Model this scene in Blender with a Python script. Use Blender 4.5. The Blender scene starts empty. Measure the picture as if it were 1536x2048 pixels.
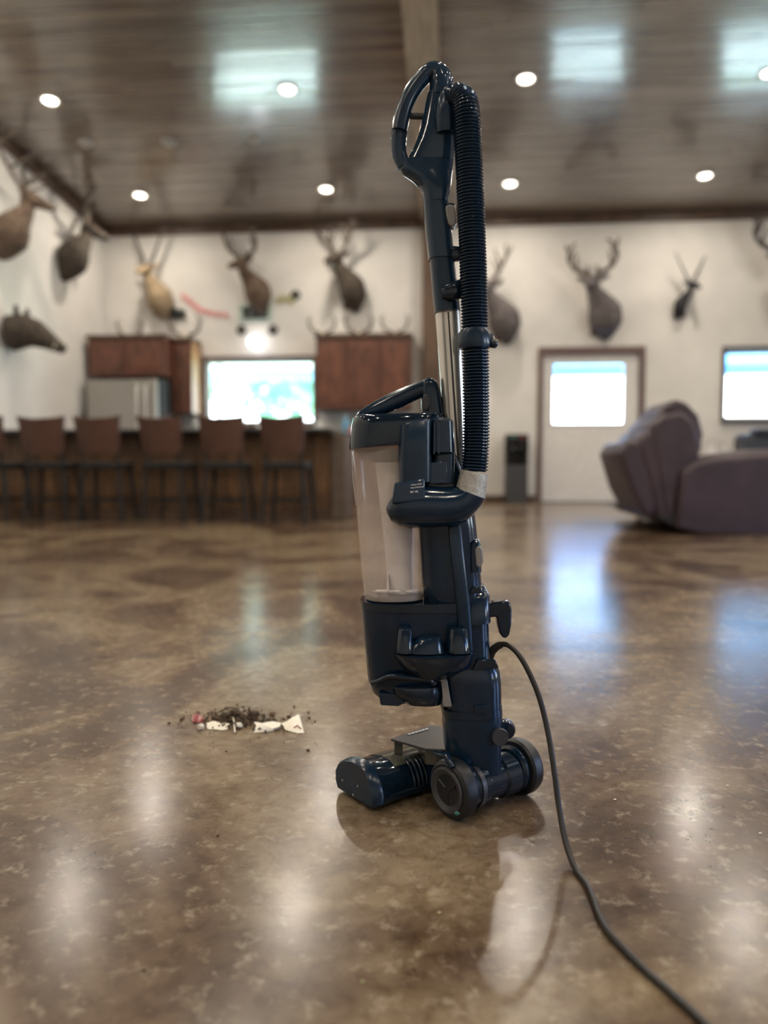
import bpy, bmesh, math, random
from mathutils import Vector, Matrix
random.seed(7)
R = math.radians
SC = bpy.context.scene
COL = SC.collection

# ------------------------------------------------------------------ camera, world, exposure
FPX, CAMH, YAW, PIT = 1538.0, 0.53, R(5.1), R(3.57)
cam_d = bpy.data.cameras.new('camera'); cam = bpy.data.objects.new('camera', cam_d); COL.objects.link(cam)
cam.location = (0, 0, CAMH); cam.rotation_euler = (R(90) - PIT, 0, YAW)
cam_d.sensor_fit = 'VERTICAL'; cam_d.sensor_height = 36.0; cam_d.lens = FPX / 2048 * 36
cam_d.clip_start = .02; cam_d.clip_end = 200
cam_d.dof.use_dof = True; cam_d.dof.focus_distance = 1.19; cam_d.dof.aperture_fstop = 1.9
SC.camera = cam
SC.view_settings.view_transform = 'Standard'; SC.view_settings.look = 'None'
SC.view_settings.gamma = 1; SC.view_settings.use_curve_mapping = False
SC.view_settings.exposure = 0.74
SC.cycles.use_denoising = True; SC.cycles.use_adaptive_sampling = True; SC.cycles.adaptive_threshold = .03
SC.cycles.max_bounces = 7; SC.cycles.diffuse_bounces = 3; SC.cycles.glossy_bounces = 3
SC.cycles.transparent_max_bounces = 12
SC.cycles.sample_clamp_indirect = 6; SC.cycles.caustics_reflective = False; SC.cycles.caustics_refractive = False
W = bpy.data.worlds.new('world'); SC.world = W; W.use_nodes = True
wn = W.node_tree; bg = wn.nodes['Background']
tc = wn.nodes.new('ShaderNodeTexCoord'); sx = wn.nodes.new('ShaderNodeSeparateXYZ'); cr = wn.nodes.new('ShaderNodeValToRGB')
wn.links.new(tc.outputs['Generated'], sx.inputs[0]); wn.links.new(sx.outputs['Z'], cr.inputs[0]); wn.links.new(cr.outputs[0], bg.inputs[0])
cr.color_ramp.elements[0].color = (.85, .95, 1, 1); cr.color_ramp.elements[0].position = .09
cr.color_ramp.elements[1].color = (.12, .36, 1, 1); cr.color_ramp.elements[1].position = .22
bg.inputs[1].default_value = 8.0
sd = bpy.data.lights.new('sun', 'SUN'); sd.energy = 55; sd.angle = R(1); sd.color = (1, .95, .85)
so = bpy.data.objects.new('sun', sd); COL.objects.link(so); so.location = (0, 0, 20); so.rotation_euler = Vector((.60, -.33, -.73)).to_track_quat('-Z', 'Y').to_euler()
CAN_W = 15.5
CAN_COL = (1, .89, .74)

# ------------------------------------------------------------------ geometry helpers
_a = math.pi/2 - PIT
MR = Matrix.Rotation(YAW, 3, 'Z') @ Matrix.Rotation(_a, 3, 'X')
RX = Vector((math.cos(YAW), math.sin(YAW), 0)); FW = Vector((-math.sin(YAW), math.cos(YAW), 0)); UP = Vector((0, 0, 1))
CO = Vector((0, 0, CAMH))
def ray(px, py): return MR @ Vector(((px-768)/FPX, -(py-1024)/FPX, -1))
def onZ(px, py, z=0.): r = ray(px, py); return CO + r*((z-CAMH)/r.z)
def onY(px, py, y): r = ray(px, py); return CO + r*(y/r.y)
def onX(px, py, x): r = ray(px, py); return CO + r*(x/r.x)
def V(px, py, D): r = ray(px, py); return CO + r*(D/r.dot(FW))
YW, XL, XR, YB = 10.75, -4.96, 8.6, -6.0
ZC, SL = 3.87, .105
def cz(y): return ZC + SL*(YW-y) if y > 1 else ZC + SL*(YW-1) - SL*(1-y)
def onC(px, py):
    r = ray(px, py); t = (ZC + SL*YW - CAMH)/(r.z + SL*r.y); return CO + r*t

# ------------------------------------------------------------------ materials
def nodes(name):
    m = bpy.data.materials.new(name); m.use_nodes = True
    return m, m.node_tree, m.node_tree.nodes['Principled BSDF']
def mat(name, col, rough=.5, metal=0., coat=0., var=0., vscale=20., stretch=(1, 1, 1), bump=0., bscale=80., emit=None, estr=0, spec=.5, rnd=0., dark=None):
    m, t, b = nodes(name)
    b.inputs['Roughness'].default_value = rough; b.inputs['Metallic'].default_value = metal
    b.inputs['Coat Weight'].default_value = coat; b.inputs['Coat Roughness'].default_value = .12
    b.inputs['Specular IOR Level'].default_value = spec
    b.inputs['Base Color'].default_value = (*col, 1)
    tcn = t.nodes.new('ShaderNodeTexCoord'); mp = t.nodes.new('ShaderNodeMapping'); mp.inputs['Scale'].default_value = stretch
    t.links.new(tcn.outputs['Object'], mp.inputs[0])
    if rnd:
        oi = t.nodes.new('ShaderNodeObjectInfo'); t.links.new(oi.outputs['Random'], mp.inputs['Location'])
    # gentle tonal variation everywhere
    v = var or .06
    n = t.nodes.new('ShaderNodeTexNoise'); n.inputs['Scale'].default_value = vscale; n.inputs['Detail'].default_value = 5
    t.links.new(mp.outputs[0], n.inputs['Vector'])
    r_ = t.nodes.new('ShaderNodeValToRGB'); t.links.new(n.outputs['Fac'], r_.inputs[0])
    lo = dark or tuple(c*(1-v) for c in col); hi = tuple(min(1, c*(1+v)) for c in col)
    r_.color_ramp.elements[0].position = .35; r_.color_ramp.elements[1].position = .65
    r_.color_ramp.elements[0].color = (*lo, 1); r_.color_ramp.elements[1].color = (*hi, 1)
    out = r_.outputs[0]
    if rnd:
        h = t.nodes.new('ShaderNodeHueSaturation'); mr = t.nodes.new('ShaderNodeMapRange')
        mr.inputs['To Min'].default_value = 1-rnd; mr.inputs['To Max'].default_value = 1+rnd
        t.links.new(oi.outputs['Random'], mr.inputs[0]); t.links.new(mr.outputs[0], h.inputs['Value']); t.links.new(out, h.inputs['Color']); out = h.outputs[0]
    t.links.new(out, b.inputs['Base Color'])
    if bump:
        n2 = t.nodes.new('ShaderNodeTexNoise'); n2.inputs['Scale'].default_value = bscale; n2.inputs['Detail'].default_value = 4
        t.links.new(mp.outputs[0], n2.inputs['Vector'])
        bp = t.nodes.new('ShaderNodeBump'); bp.inputs['Strength'].default_value = bump; bp.inputs['Distance'].default_value = .01
        t.links.new(n2.outputs['Fac'], bp.inputs['Height']); t.links.new(bp.outputs[0], b.inputs['Normal'])
    if emit:
        b.inputs['Emission Color'].default_value = (*emit, 1); b.inputs['Emission Strength'].default_value = estr
    return m
def see_through(name, col, fac, rough=.05):
    m, t, b = nodes(name); o = t.nodes['Material Output']
    b.inputs['Base Color'].default_value = (*col, 1); b.inputs['Roughness'].default_value = rough
    tr = t.nodes.new('ShaderNodeBsdfTransparent'); mx = t.nodes.new('ShaderNodeMixShader')
    n = t.nodes.new('ShaderNodeTexNoise'); n.inputs['Scale'].default_value = 3; mr = t.nodes.new('ShaderNodeMapRange')
    mr.inputs['To Min'].default_value = max(0, fac-.08); mr.inputs['To Max'].default_value = fac+.08
    t.links.new(n.outputs['Fac'], mr.inputs[0]); t.links.new(mr.outputs[0], mx.inputs[0])
    t.links.new(tr.outputs[0], mx.inputs[1]); t.links.new(b.outputs[0], mx.inputs[2]); t.links.new(mx.outputs[0], o.inputs[0])
    return m
def floor_mat():
    m, t, b = nodes('stained_concrete')
    N, L = t.nodes, t.links
    g = N.new('ShaderNodeTexCoord')
    def noise(sc, det, dist=0., rough=.6):
        n = N.new('ShaderNodeTexNoise'); n.inputs['Scale'].default_value = sc; n.inputs['Detail'].default_value = det
        n.inputs['Distortion'].default_value = dist; n.inputs['Roughness'].default_value = rough; L.new(g.outputs['Object'], n.inputs['Vector']); return n
    def ramp(src, els):
        r_ = N.new('ShaderNodeValToRGB'); L.new(src, r_.inputs[0]); e = r_.color_ramp.elements
        e[0].position, e[0].color = els[0][0], (*els[0][1], 1); e[1].position, e[1].color = els[-1][0], (*els[-1][1], 1)
        for p, c in els[1:-1]: x = e.new(p); x.color = (*c, 1)
        return r_
    def mix(f, a, c, mode='MIX'):
        x = N.new('ShaderNodeMix'); x.data_type = 'RGBA'; x.blend_type = mode
        if isinstance(f, float): x.inputs[0].default_value = f
        else: L.new(f, x.inputs[0])
        L.new(a, x.inputs[6]); L.new(c, x.inputs[7]); return x.outputs[2]
    big = ramp(noise(1.1, 4, 1.2).outputs['Fac'], [(.34, (.062, .036, .023)), (.45, (.125, .080, .050)), (.56, (.27, .205, .13)), (.68, (.16, .108, .068))])
    mid = ramp(noise(7, 8, .6, .7).outputs['Fac'], [(.30, (.50, .44, .40)), (.52, (.95, .95, .95)), (.70, (1.0, 1.0, 1.0))])
    fine = ramp(noise(38, 6, .3, .65).outputs['Fac'], [(.32, (.62, .56, .50)), (.55, (1, 1, 1)), (.70, (1, 1, 1))])
    pale = noise(34, 6, .15, .7)
    pm = ramp(pale.outputs['Fac'], [(.54, (0, 0, 0)), (.68, (.5, .5, .5))])
    cream = N.new('ShaderNodeRGB'); cream.outputs[0].default_value = (.44, .37, .27, 1)
    c = mix(1.0, big.outputs[0], mid.outputs[0], 'MULTIPLY'); c = mix(1.0, c, fine.outputs[0], 'MULTIPLY')
    c = mix(pm.outputs[0], c, cream.outputs[0])
    L.new(c, b.inputs['Base Color'])
    rr = N.new('ShaderNodeMapRange'); rr.inputs['To Min'].default_value = .16; rr.inputs['To Max'].default_value = .26
    L.new(noise(5, 5, .5).outputs['Fac'], rr.inputs[0]); L.new(rr.outputs[0], b.inputs['Roughness'])
    b.inputs['Specular IOR Level'].default_value = .45
    bp = N.new('ShaderNodeBump'); bp.inputs['Strength'].default_value = .06; bp.inputs['Distance'].default_value = .003
    L.new(noise(28, 4).outputs['Fac'], bp.inputs['Height']); L.new(bp.outputs[0], b.inputs['Normal'])
    return m
M = dict(
 floor=floor_mat(),
 plaster=mat('textured_plaster', (.73, .705, .67), .75, bump=.25, bscale=14, var=.04, vscale=3),
 plank=mat('ceiling_plank_wood', (.25, .205, .168), .24, coat=.9, var=.3, vscale=6, stretch=(.5, 9, 1), dark=(.13, .10, .08), bump=.12, bscale=12, rnd=.16, spec=.6),
 beam=mat('beam_wood', (.42, .34, .26), .4, var=.2, vscale=6, stretch=(5, .5, 1)),
 trimw=mat('dark_trim_wood', (.10, .058, .036), .45, var=.3, vscale=8, stretch=(1, 1, .3)),
 cabw=mat('cabinet_wood', (.125, .045, .025), .38, var=.45, vscale=9, stretch=(3, 3, .5), coat=.2, rnd=.15),
 cab_lit_side=mat('lit_cabinet_side_wood', (.36, .19, .09), .4, var=.25, vscale=8, stretch=(2, 2, .4)),  # cabinet side in the light, its orange glow put into the wood colour
 barw=mat('bar_board_wood', (.115, .060, .028), .42, var=.4, vscale=8, stretch=(4, 4, .6), rnd=.3),
 hosem=mat('ribbed_hose_plastic', (.008, .024, .050), .16, spec=.6),
 endp=mat('end_post_wood', (.11, .078, .055), .5, var=.2),
 black=mat('matte_black', (.010, .009, .009), .7), dgrey=mat('dark_grey', (.05, .05, .055), .4),
 granite=mat('dark_countertop', (.02, .02, .02), .2, var=.5, vscale=60),
 steel=mat('brushed_steel', (.42, .40, .37), .35, metal=.85, var=.06, stretch=(1, 1, 12)),
 leather=mat('brown_leather', (.088, .040, .027), .5, var=.25, vscale=6, bump=.15, bscale=50),
 leather2=mat('plum_brown_leather', (.050, .031, .040), .46, var=.2, vscale=5, bump=.2, bscale=40),
 darkcush=mat('dark_blue_leather', (.03, .035, .05), .5),
 white=mat('painted_white', (.72, .70, .68), .4), dull=mat('pale_grey_paint', (.55, .55, .53), .5),
 framed=mat('door_frame_brown', (.14, .085, .075), .45, var=.15), winframe=mat('window_frame_bronze', (.09, .075, .075), .4),
 lens=mat('lamp_lens', (.9, .88, .84), .3, emit=(1, .9, .75), estr=6),
 lensoff=mat('unlit_lamp_lens', (.5, .47, .42), .3),
 glass=see_through('window_glass', (.9, .95, 1), .10, .03),
 navy=mat('navy_black_plastic', (.0055, .021, .046), .15, var=.1, spec=.55, bump=.02, bscale=200),
 navym=mat('satin_navy_plastic', (.007, .025, .052), .24, var=.1),
 navyl=mat('hazed_navy_plastic', (.018, .040, .072), .10, var=.08),  # bluish haze over the upper parts is mixed into this navy
 gloss=mat('gloss_black_plastic', (.005, .016, .032), .08, spec=.6, var=.1),
 tyre=mat('soft_black_tyre', (.012, .014, .018), .42),
 hub=mat('grey_black_hub', (.055, .055, .062), .3),
 button=mat('grey_button', (.30, .29, .28), .35),
 steelw=mat('polished_wand_metal', (.80, .76, .69), .22, metal=.75, var=.04),
 tape=mat('wrapped_white_tape', (.56, .55, .52), .5, var=.15, vscale=90, bump=.3, bscale=120),
 cup=see_through('clear_dusty_cup', (.88, .79, .74), .33, .10),
 cyclone=mat('pale_cyclone_plastic', (.86, .80, .77), .4, var=.08, vscale=12),
 funnel=mat('dusty_filter_funnel', (.11, .088, .075), .6, var=.2),
 rib_lip=mat('smoky_sheen_plastic', (.085, .085, .07), .14, spec=.7),
 cord=mat('black_rubber_cord', (.018, .016, .014), .42), mark=mat('white_print', (.55, .58, .62), .5),
 green=mat('teal_sticker', (.03, .16, .13), .4),
 fur=mat('brown_fur', (.115, .078, .055), .9, var=.35, vscale=18, bump=.5, bscale=90),
 furd=mat('dark_fur', (.062, .048, .036), .9, var=.35, vscale=18, bump=.5, bscale=90),
 furg=mat('grey_fur', (.12, .105, .105), .9, var=.35, vscale=18, bump=.5, bscale=90),
 furk=mat('black_hide', (.022, .022, .028), .8, var=.3), furt=mat('tan_fur', (.36, .27, .17), .9, var=.3, vscale=14),
 antler=mat('antler_bone', (.11, .085, .065), .6, var=.35, vscale=20), horn=mat('dark_horn', (.07, .062, .06), .55, var=.2),
 skull=mat('bleached_skull', (.60, .55, .45), .6, var=.1),
 crumb=mat('dirt_crumbs', (.075, .048, .028), .9, var=.6, vscale=60), leafy=mat('dry_leaf', (.13, .075, .035), .8, var=.5, vscale=60),
 paper=mat('cream_paper', (.88, .83, .71), .7, var=.06, vscale=40), red=mat('red_wrapper', (.25, .03, .035), .25), puff=mat('cotton_white', (.8, .78, .68), .9, bump=.4),
 pinkm=mat('pink_paper', (.80, .33, .33), .7), blue=mat('light_blue_plastic', (.20, .45, .65), .4), coral=mat('coral_plastic', (.7, .25, .18), .4),
 teal=mat('pale_teal_board', (.50, .60, .54), .6), iron=mat('dark_iron', (.025, .03, .028), .6), olive=mat('dry_olive', (.42, .40, .20), .7),
 leaves=mat('tree_leaves', (.20, .40, .25), .8, var=.4, vscale=4, dark=(.10, .24, .15)), bark=mat('bark', (.2, .15, .1), .9),
 grass=mat('lawn', (.38, .58, .40), .9, var=.3, vscale=2), soffit=mat('porch_soffit', (.88, .82, .66), .7), soffit2=mat('blue_porch_soffit', (.16, .42, .90), .7), concrete=mat('porch_slab', (.70, .80, .70), .8),
 siding=mat('blue_porch_beam', (.22, .48, .72), .5),
)

# ------------------------------------------------------------------ mesh builder
class MB:
    def __init__(s): s.v = []; s.f = []
    def add(s, vs, fs):
        o = len(s.v); s.v += [Vector(p) for p in vs]; s.f += [tuple(i+o for i in f) for f in fs]; return s
    def box(s, x0, x1, y0, y1, z0, z1):
        vs = [(x, y, z) for z in (z0, z1) for y in (y0, y1) for x in (x0, x1)]
        return s.add(vs, [(0, 2, 3, 1), (4, 5, 7, 6), (0, 1, 5, 4), (2, 6, 7, 3), (0, 4, 6, 2), (1, 3, 7, 5)])
    def loft(s, rings, cap=True, closed=False):
        n = len(rings[0]); vs = [p for r in rings for p in r]; fs = []
        for k in range(len(rings) - (0 if closed else 1)):
            a, b = k*n, ((k+1) % len(rings))*n
            fs += [(a+i, a+(i+1) % n, b+(i+1) % n, b+i) for i in range(n)]
        if cap and not closed: fs += [tuple(range(n))[::-1], tuple((len(rings)-1)*n + i for i in range(n))]
        return s.add(vs, fs)
    def prism(s, pts, vec):
        vec = Vector(vec); pts = [Vector(p) for p in pts]; return s.loft([pts, [p+vec for p in pts]])
    def tube(s, pts, rad, n=10, flat=1., cap=True, closed=False):
        pts = [Vector(p) for p in pts]; rads = rad if isinstance(rad, (list, tuple)) else [rad]*len(pts)
        rings = []; ref = None
        for i, p in enumerate(pts):
            a, b = (pts[i-1] if (i or closed) else pts[i]), (pts[(i+1) % len(pts)] if (i < len(pts)-1 or closed) else pts[i])
            d = (b-a).normalized()
            if ref is None: ref = d.orthogonal().normalized()
            ref = (ref - d*ref.dot(d)).normalized(); o = d.cross(ref)
            rings.append([p + (ref*math.cos(2*math.pi*k/n) + o*math.sin(2*math.pi*k/n)*flat)*rads[i] for k in range(n)])
        return s.loft(rings, cap, closed)
    def ell(s, c, r, seg=14, rings=8, rot=None):
        c = Vector(c); rr = []
        for j in range(1, rings):
            th = math.pi*j/rings
            rr.append([Vector((math.sin(th)*math.cos(2*math.pi*i/seg)*r[0], math.sin(th)*math.sin(2*math.pi*i/seg)*r[1], math.cos(th)*r[2])) for i in range(seg)])
        if rot: rr = [[rot @ p for p in q] for q in rr]
        return s.loft([[p+c for p in q] for q in rr])
    def lathe(s, p0, axis, prof, n=28):
        p0 = Vector(p0); ax = Vector(axis).normalized(); u = ax.orthogonal().normalized(); w = ax.cross(u)
        return s.loft([[p0 + ax*t + (u*math.cos(2*math.pi*k/n) + w*math.sin(2*math.pi*k/n))*r for k in range(n)] for t, r in prof])
    def build(s, name, m, parent=None, smooth=None, bevel=0, kind=None, local=False, loc=None, sub=0, label=None):
        me = bpy.data.meshes.new(name)
        off = Vector((0, 0, 0))
        if not local:
            if parent is not None: off = wloc(parent)
            elif loc is not None: off = Vector(loc)
            elif s.v:
                xs = [p.x for p in s.v]; ys = [p.y for p in s.v]; zs = [p.z for p in s.v]
                off = Vector(((min(xs)+max(xs))/2, (min(ys)+max(ys))/2, min(zs)))
        bm = bmesh.new(); vv = [bm.verts.new(p-off) for p in s.v]
        for f in s.f:
            try: bm.faces.new([vv[i] for i in f])
            except ValueError: pass
        bmesh.ops.recalc_face_normals(bm, faces=bm.faces); bm.to_mesh(me); bm.free()
        if smooth is not None:
            for p in me.polygons: p.use_smooth = True
            me.set_sharp_from_angle(angle=R(smooth))
        me.materials.append(m)
        o = bpy.data.objects.new(name, me); COL.objects.link(o)
        if parent is not None: o.parent = parent
        elif not local: o.location = off
        WL[o.name] = off if parent is None else wloc(parent)
        if bevel:
            b = o.modifiers.new('bevel', 'BEVEL'); b.width = bevel; b.segments = 3; b.limit_method = 'ANGLE'; b.angle_limit = R(35)
            for p in me.polygons: p.use_smooth = True
            me.set_sharp_from_angle(angle=R(60))
        if sub: q = o.modifiers.new('sub', 'SUBSURF'); q.levels = sub; q.render_levels = sub
        if kind: o['kind'] = kind
        if label: o['label'] = label
        return o
WL = {}
def wloc(o): return WL[o.name]
def tag(o, label, cat, group=None):
    o['label'] = label; o['category'] = cat
    if group: o['group'] = group
    return o
def thing(name, loc, label, cat, group=None, rz=0):
    o = bpy.data.objects.new(name, None); COL.objects.link(o); o.empty_display_size = .1
    o.location = loc; o.rotation_euler.z = rz; WL[o.name] = Vector(loc); return tag(o, label, cat, group)
def dup(root, loc, rz, label, group=None, scale=None):
    def cp(o, par):
        c = o.copy(); COL.objects.link(c); c.parent = par
        for ch in o.children: cp(ch, c)
        return c
    r = cp(root, None); r.location = loc; r.rotation_euler.z = rz; r['label'] = label
    if group: r['group'] = group
    if scale: r.scale = (scale,)*3
    return r
def sec(xl, yl, xr, yr, D, dh, n=2.4, N=36, tw=0.):
    a, b = V(xl, yl, D), V(xr, yr, D); c, u = (a+b)/2, (b-a)/2; w = FW*dh + RX*tw; out = []
    for k in range(N):
        t = 2*math.pi*(k+.5)/N; ct, st = math.cos(t), math.sin(t)
        out.append(c + u*math.copysign(abs(ct)**(2/n), ct) + w*math.copysign(abs(st)**(2/n), st))
    return out
def catmull(P, n=6):
    P = [Vector(p) for p in P]; Q = [P[0]*2-P[1]] + P + [P[-1]*2-P[-2]]; out = []
    for i in range(1, len(Q)-2):
        for k in range(n):
            t = k/n; a, b, c, d = Q[i-1:i+3]
            out.append(.5*((2*b) + (c-a)*t + (2*a-5*b+4*c-d)*t*t + (3*b-a-3*c+d)*t**3))
    return out + [P[-1]]

# ================================================================== SETTING
fl = MB().box(XL-.2, XR+.2, YB-.2, YW, -.1, 0).build('floor', M['floor'], kind='structure', loc=(0, 0, 0))
# openings in the far wall
k0, k1 = onY(413, 722, YW), onY(628, 846, YW)      # kitchen window
d0, d1 = onY(1086, 710, YW), onY(1274, 1008, YW)   # door
w0, w1 = onY(1452, 702, YW), Vector((onY(1452, 702, YW).x+1.5, 0, onY(1470, 838, YW).z))
d1.z = 0
TH = .16
wb = MB()
zt = ZC+.15
xs = [XL-.2, k0.x, k1.x, d0.x, d1.x, w0.x, w1.x, XR+.2]
wb.box(xs[0], xs[1], YW, YW+TH, 0, zt); wb.box(xs[1], xs[2], YW, YW+TH, 0, k1.z); wb.box(xs[1], xs[2], YW, YW+TH, k0.z, zt)
wb.box(xs[2], xs[3], YW, YW+TH, 0, zt); wb.box(xs[3], xs[4], YW, YW+TH, d0.z, zt); wb.box(xs[4], xs[5], YW, YW+TH, 0, zt)
wb.box(xs[5], xs[6], YW, YW+TH, 0, w1.z); wb.box(xs[5], xs[6], YW, YW+TH, w0.z, zt); wb.box(xs[6], xs[7], YW, YW+TH, 0, zt)
wb.build('wall_back', M['plaster'], kind='structure')
MB().box(XL-.2, XL, YB, YW, 0, 5.1).build('wall_left', M['plaster'], kind='structure')
WZ = (.8, 2.5)
MB().box(XL, XR, YB-.2, YB, 0, 5.1).build('wall_front', M['plaster'], kind='structure')
RWN = [(-3.5, -1.1), (1.0, 3.4)]  # unseen windows added in the right wall to bring in cool daylight
wr_ = MB().box(XR, XR+.2, YB, YW, 0, WZ[0]).box(XR, XR+.2, YB, YW, WZ[1], 5.1)
for a_, b_ in zip([YB]+[q[1] for q in RWN], [q[0] for q in RWN]+[YW]): wr_.box(XR, XR+.2, a_, b_, WZ[0], WZ[1])
wr_.build('wall_right', M['plaster'], kind='structure')
def portal(c, rot, sx_, sy_):
    l = bpy.data.lights.new('window_portal', 'AREA'); l.shape = 'RECTANGLE'; l.size = sx_; l.size_y = sy_; l.cycles.is_portal = True
    o = bpy.data.objects.new('window_portal', l); COL.objects.link(o); o.location = c; o.rotation_euler = rot
for i_, (a_, b_) in enumerate(RWN):
    f_ = MB()
    for z_ in (WZ[0], WZ[1]-.05): f_.box(XR+.06, XR+.12, a_, b_, z_, z_+.05)
    for x_ in (a_, (a_+b_)/2-.025, b_-.05): f_.box(XR+.06, XR+.12, x_, x_+.05, WZ[0]+.05, WZ[1]-.05)
    f_.build('window_%d' % (i_+3), M['winframe'], kind='structure')
    portal((XR+.19, (a_+b_)/2, 1.65), (R(90), 0, R(90)), b_-a_, 1.7)
for a_, b_ in ((k0, k1), (d0, d1), (w0, w1)):
    portal(((a_.x+b_.x)/2, YW+TH-.01, (a_.z+b_.z)/2), (R(-90), 0, 0), b_.x-a_.x, a_.z-b_.z)
ce = MB()
for ya, yb_ in ((YW+.2, 1.), (1., YB-.2)):
    ce.prism([(XL-.2, ya, cz(ya)+.03), (XR+.2, ya, cz(ya)+.03), (XR+.2, yb_, cz(yb_)+.03), (XL-.2, yb_, cz(yb_)+.03)], (0, 0, .15))
ceil = ce.build('ceiling', M['trimw'], kind='structure', loc=(0, YW, ZC))
# planks
ang = math.atan(SL); PW = .10
pm = MB().box(-.5, .5, -PW/2+.004, PW/2-.004, -.008, .012)
proto = pm.build('ceiling_plank', M['plank'], ceil, local=True); first = True
row = 0; y = YW - PW/2*math.cos(ang)
while y > 6.15:
    x = XL - random.uniform(0, 2.4)
    while x < XR:
        L = random.choice((3.0, 3.66, 4.2)); x0, x1 = max(x, XL), min(x+L, XR)
        if x1-x0 > .2:
            o = proto if first else proto.copy()
            if not first: COL.objects.link(o)
            first = False; o.parent = ceil
            o.location = Vector(((x0+x1)/2, y, cz(y)+.012+random.uniform(-.003, .003))) - Vector((0, YW, ZC))
            o.scale = (x1-x0-.004, 1, 1); o.rotation_euler = (-ang + R(random.uniform(-.5, .5)), R(random.uniform(-.03, .03)), 0)
        x += L
    y -= PW*math.cos(ang)
rest = MB()
while y > YB:
    a = ang if y > 1 else -ang; h = PW/2-.003; t = random.uniform(-.002, .002)
    ya, yb_ = y+h, y-h
    rest.prism([(XL, ya, cz(ya)+.004+t), (XR, ya, cz(ya)+.004+t), (XR, yb_, cz(yb_)+.004-t), (XL, yb_, cz(yb_)+.004-t)], (0, 0, .018))
    y -= PW*math.cos(ang)
rest.build('plank_run', M['plank'], ceil, kind='stuff')
bx0, bx1 = onY(846, 500, YW).x, onY(884, 500, YW).x
cb = MB().box(bx0, bx1, YW-.14, YW, 0, ZC); cb.build('trim_1', M['trimw'], kind='structure', bevel=.008)
MB().prism([(bx0-.02, YW-.05, cz(YW-.05)), (bx1+.02, YW-.05, cz(YW-.05)), (bx1+.02, 1, cz(1)), (bx0-.02, 1, cz(1))], (0, 0, -.06)).build('trim_2', M['beam'], kind='structure')
MB().box(XL, XR, YW-.05, YW, ZC-.12, ZC-.002).build('trim_3', M['trimw'], kind='structure')
MB().prism([(XL, YW-.05, ZC+.002), (XL, YW-.05, ZC-.12), (XL, 1, cz(1)-.12), (XL, 1, cz(1)+.002)], (.06, 0, 0)).build('trim_4', M['trimw'], kind='structure')
MB().box(XL, d0.x-.08, YW-.02, YW, 0, .10).build('baseboard_back', M['trimw'], kind='structure')
MB().box(d1.x+.09, XR, YW-.02, YW, 0, .10).build('baseboard_right', M['trimw'], kind='structure')
MB().box(XL, XL+.02, YB, YW-.02, 0, .10).build('baseboard_left', M['trimw'], kind='structure')

def window(idx, a, b, m_frame, panes, fw=.06):
    x0, x1, z1, z0 = a.x, b.x, a.z, b.z
    f = MB().box(x0-.05, x1+.05, YW-.03, YW, z1, z1+fw).box(x0-.05, x1+.05, YW-.05, YW, z0-fw, z0).box(x0-.05, x0, YW-.03, YW, z0, z1).box(x1, x1+.05, YW-.03, YW, z0, z1)
    w = f.build('window_%d' % idx, m_frame, kind='structure', loc=((x0+x1)/2, YW, z0))
    s = MB().box(x0, x1, YW+.05, YW+.09, z0, z0+.035).box(x0, x1, YW+.05, YW+.09, z1-.035, z1)
    for p in [x0] + [x0+(x1-x0)*q for q in panes] + [x1-.03]: s.box(p, p+.03, YW+.05, YW+.09, z0+.035, z1-.035)
    s.build('window_sash', M['dull'], w)
    ed = [x0+.03] + [x0+(x1-x0)*q for q in panes] + [x1-.03]
    for i in range(len(ed)-1):
        MB().box(ed[i]+(.03 if i else 0), ed[i+1], YW+.066, YW+.072, z0+.035, z1-.035).build('pane', M['glass'], w)
    return w
window(1, k0, k1, M['framed'], [.09])
window(2, w0, w1, M['winframe'], [.5])
# door: frame, leaf with half light, knob
dx0, dx1, dz = d0.x, d1.x, d0.z
door = MB().box(dx0-.065, dx0, YW-.04, YW+.1, 0, dz+.1).box(dx1, dx1+.065, YW-.04, YW+.1, 0, dz+.1).box(dx0, dx1, YW-.04, YW+.1, dz, dz+.1).build('door_1', M['framed'], kind='structure', loc=((dx0+dx1)/2, YW, 0))
g0, g1 = onY(1108, 729, YW), onY(1246, 846, YW)
MB().box(dx0, g0.x, YW+.02, YW+.065, .01, dz).box(g1.x, dx1, YW+.02, YW+.065, .01, dz).box(g0.x, g1.x, YW+.02, YW+.065, .01, g1.z).box(g0.x, g1.x, YW+.02, YW+.065, g0.z, dz).build('door_leaf', M['white'], door)
fr = MB()
for (a, b, c, d) in ((g0.x-.03, g0.x, g1.z-.03, g0.z+.03), (g1.x, g1.x+.03, g1.z-.03, g0.z+.03), (g0.x, g1.x, g1.z-.03, g1.z), (g0.x, g1.x, g0.z, g0.z+.03)): fr.box(a, b, YW+.008, YW+.02, c, d)
fr.build('glazing_frame', M['white'], door)
MB().box(g0.x, g1.x, YW+.04, YW+.046, g1.z, g0.z).build('pane', M['glass'], door)
MB().lathe((dx1-.07, YW+.02, .95), (0, -1, 0), [(0, .03), (.01, .03), (.012, .012), (.04, .012), (.045, .028), (.07, .025), (.075, .01)], 16).build('door_knob', M['steel'], door, smooth=40)
MB().box(dx0, dx1, YW-.02, YW+.12, 0, .015).build('threshold', M['dgrey'], door)

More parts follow.
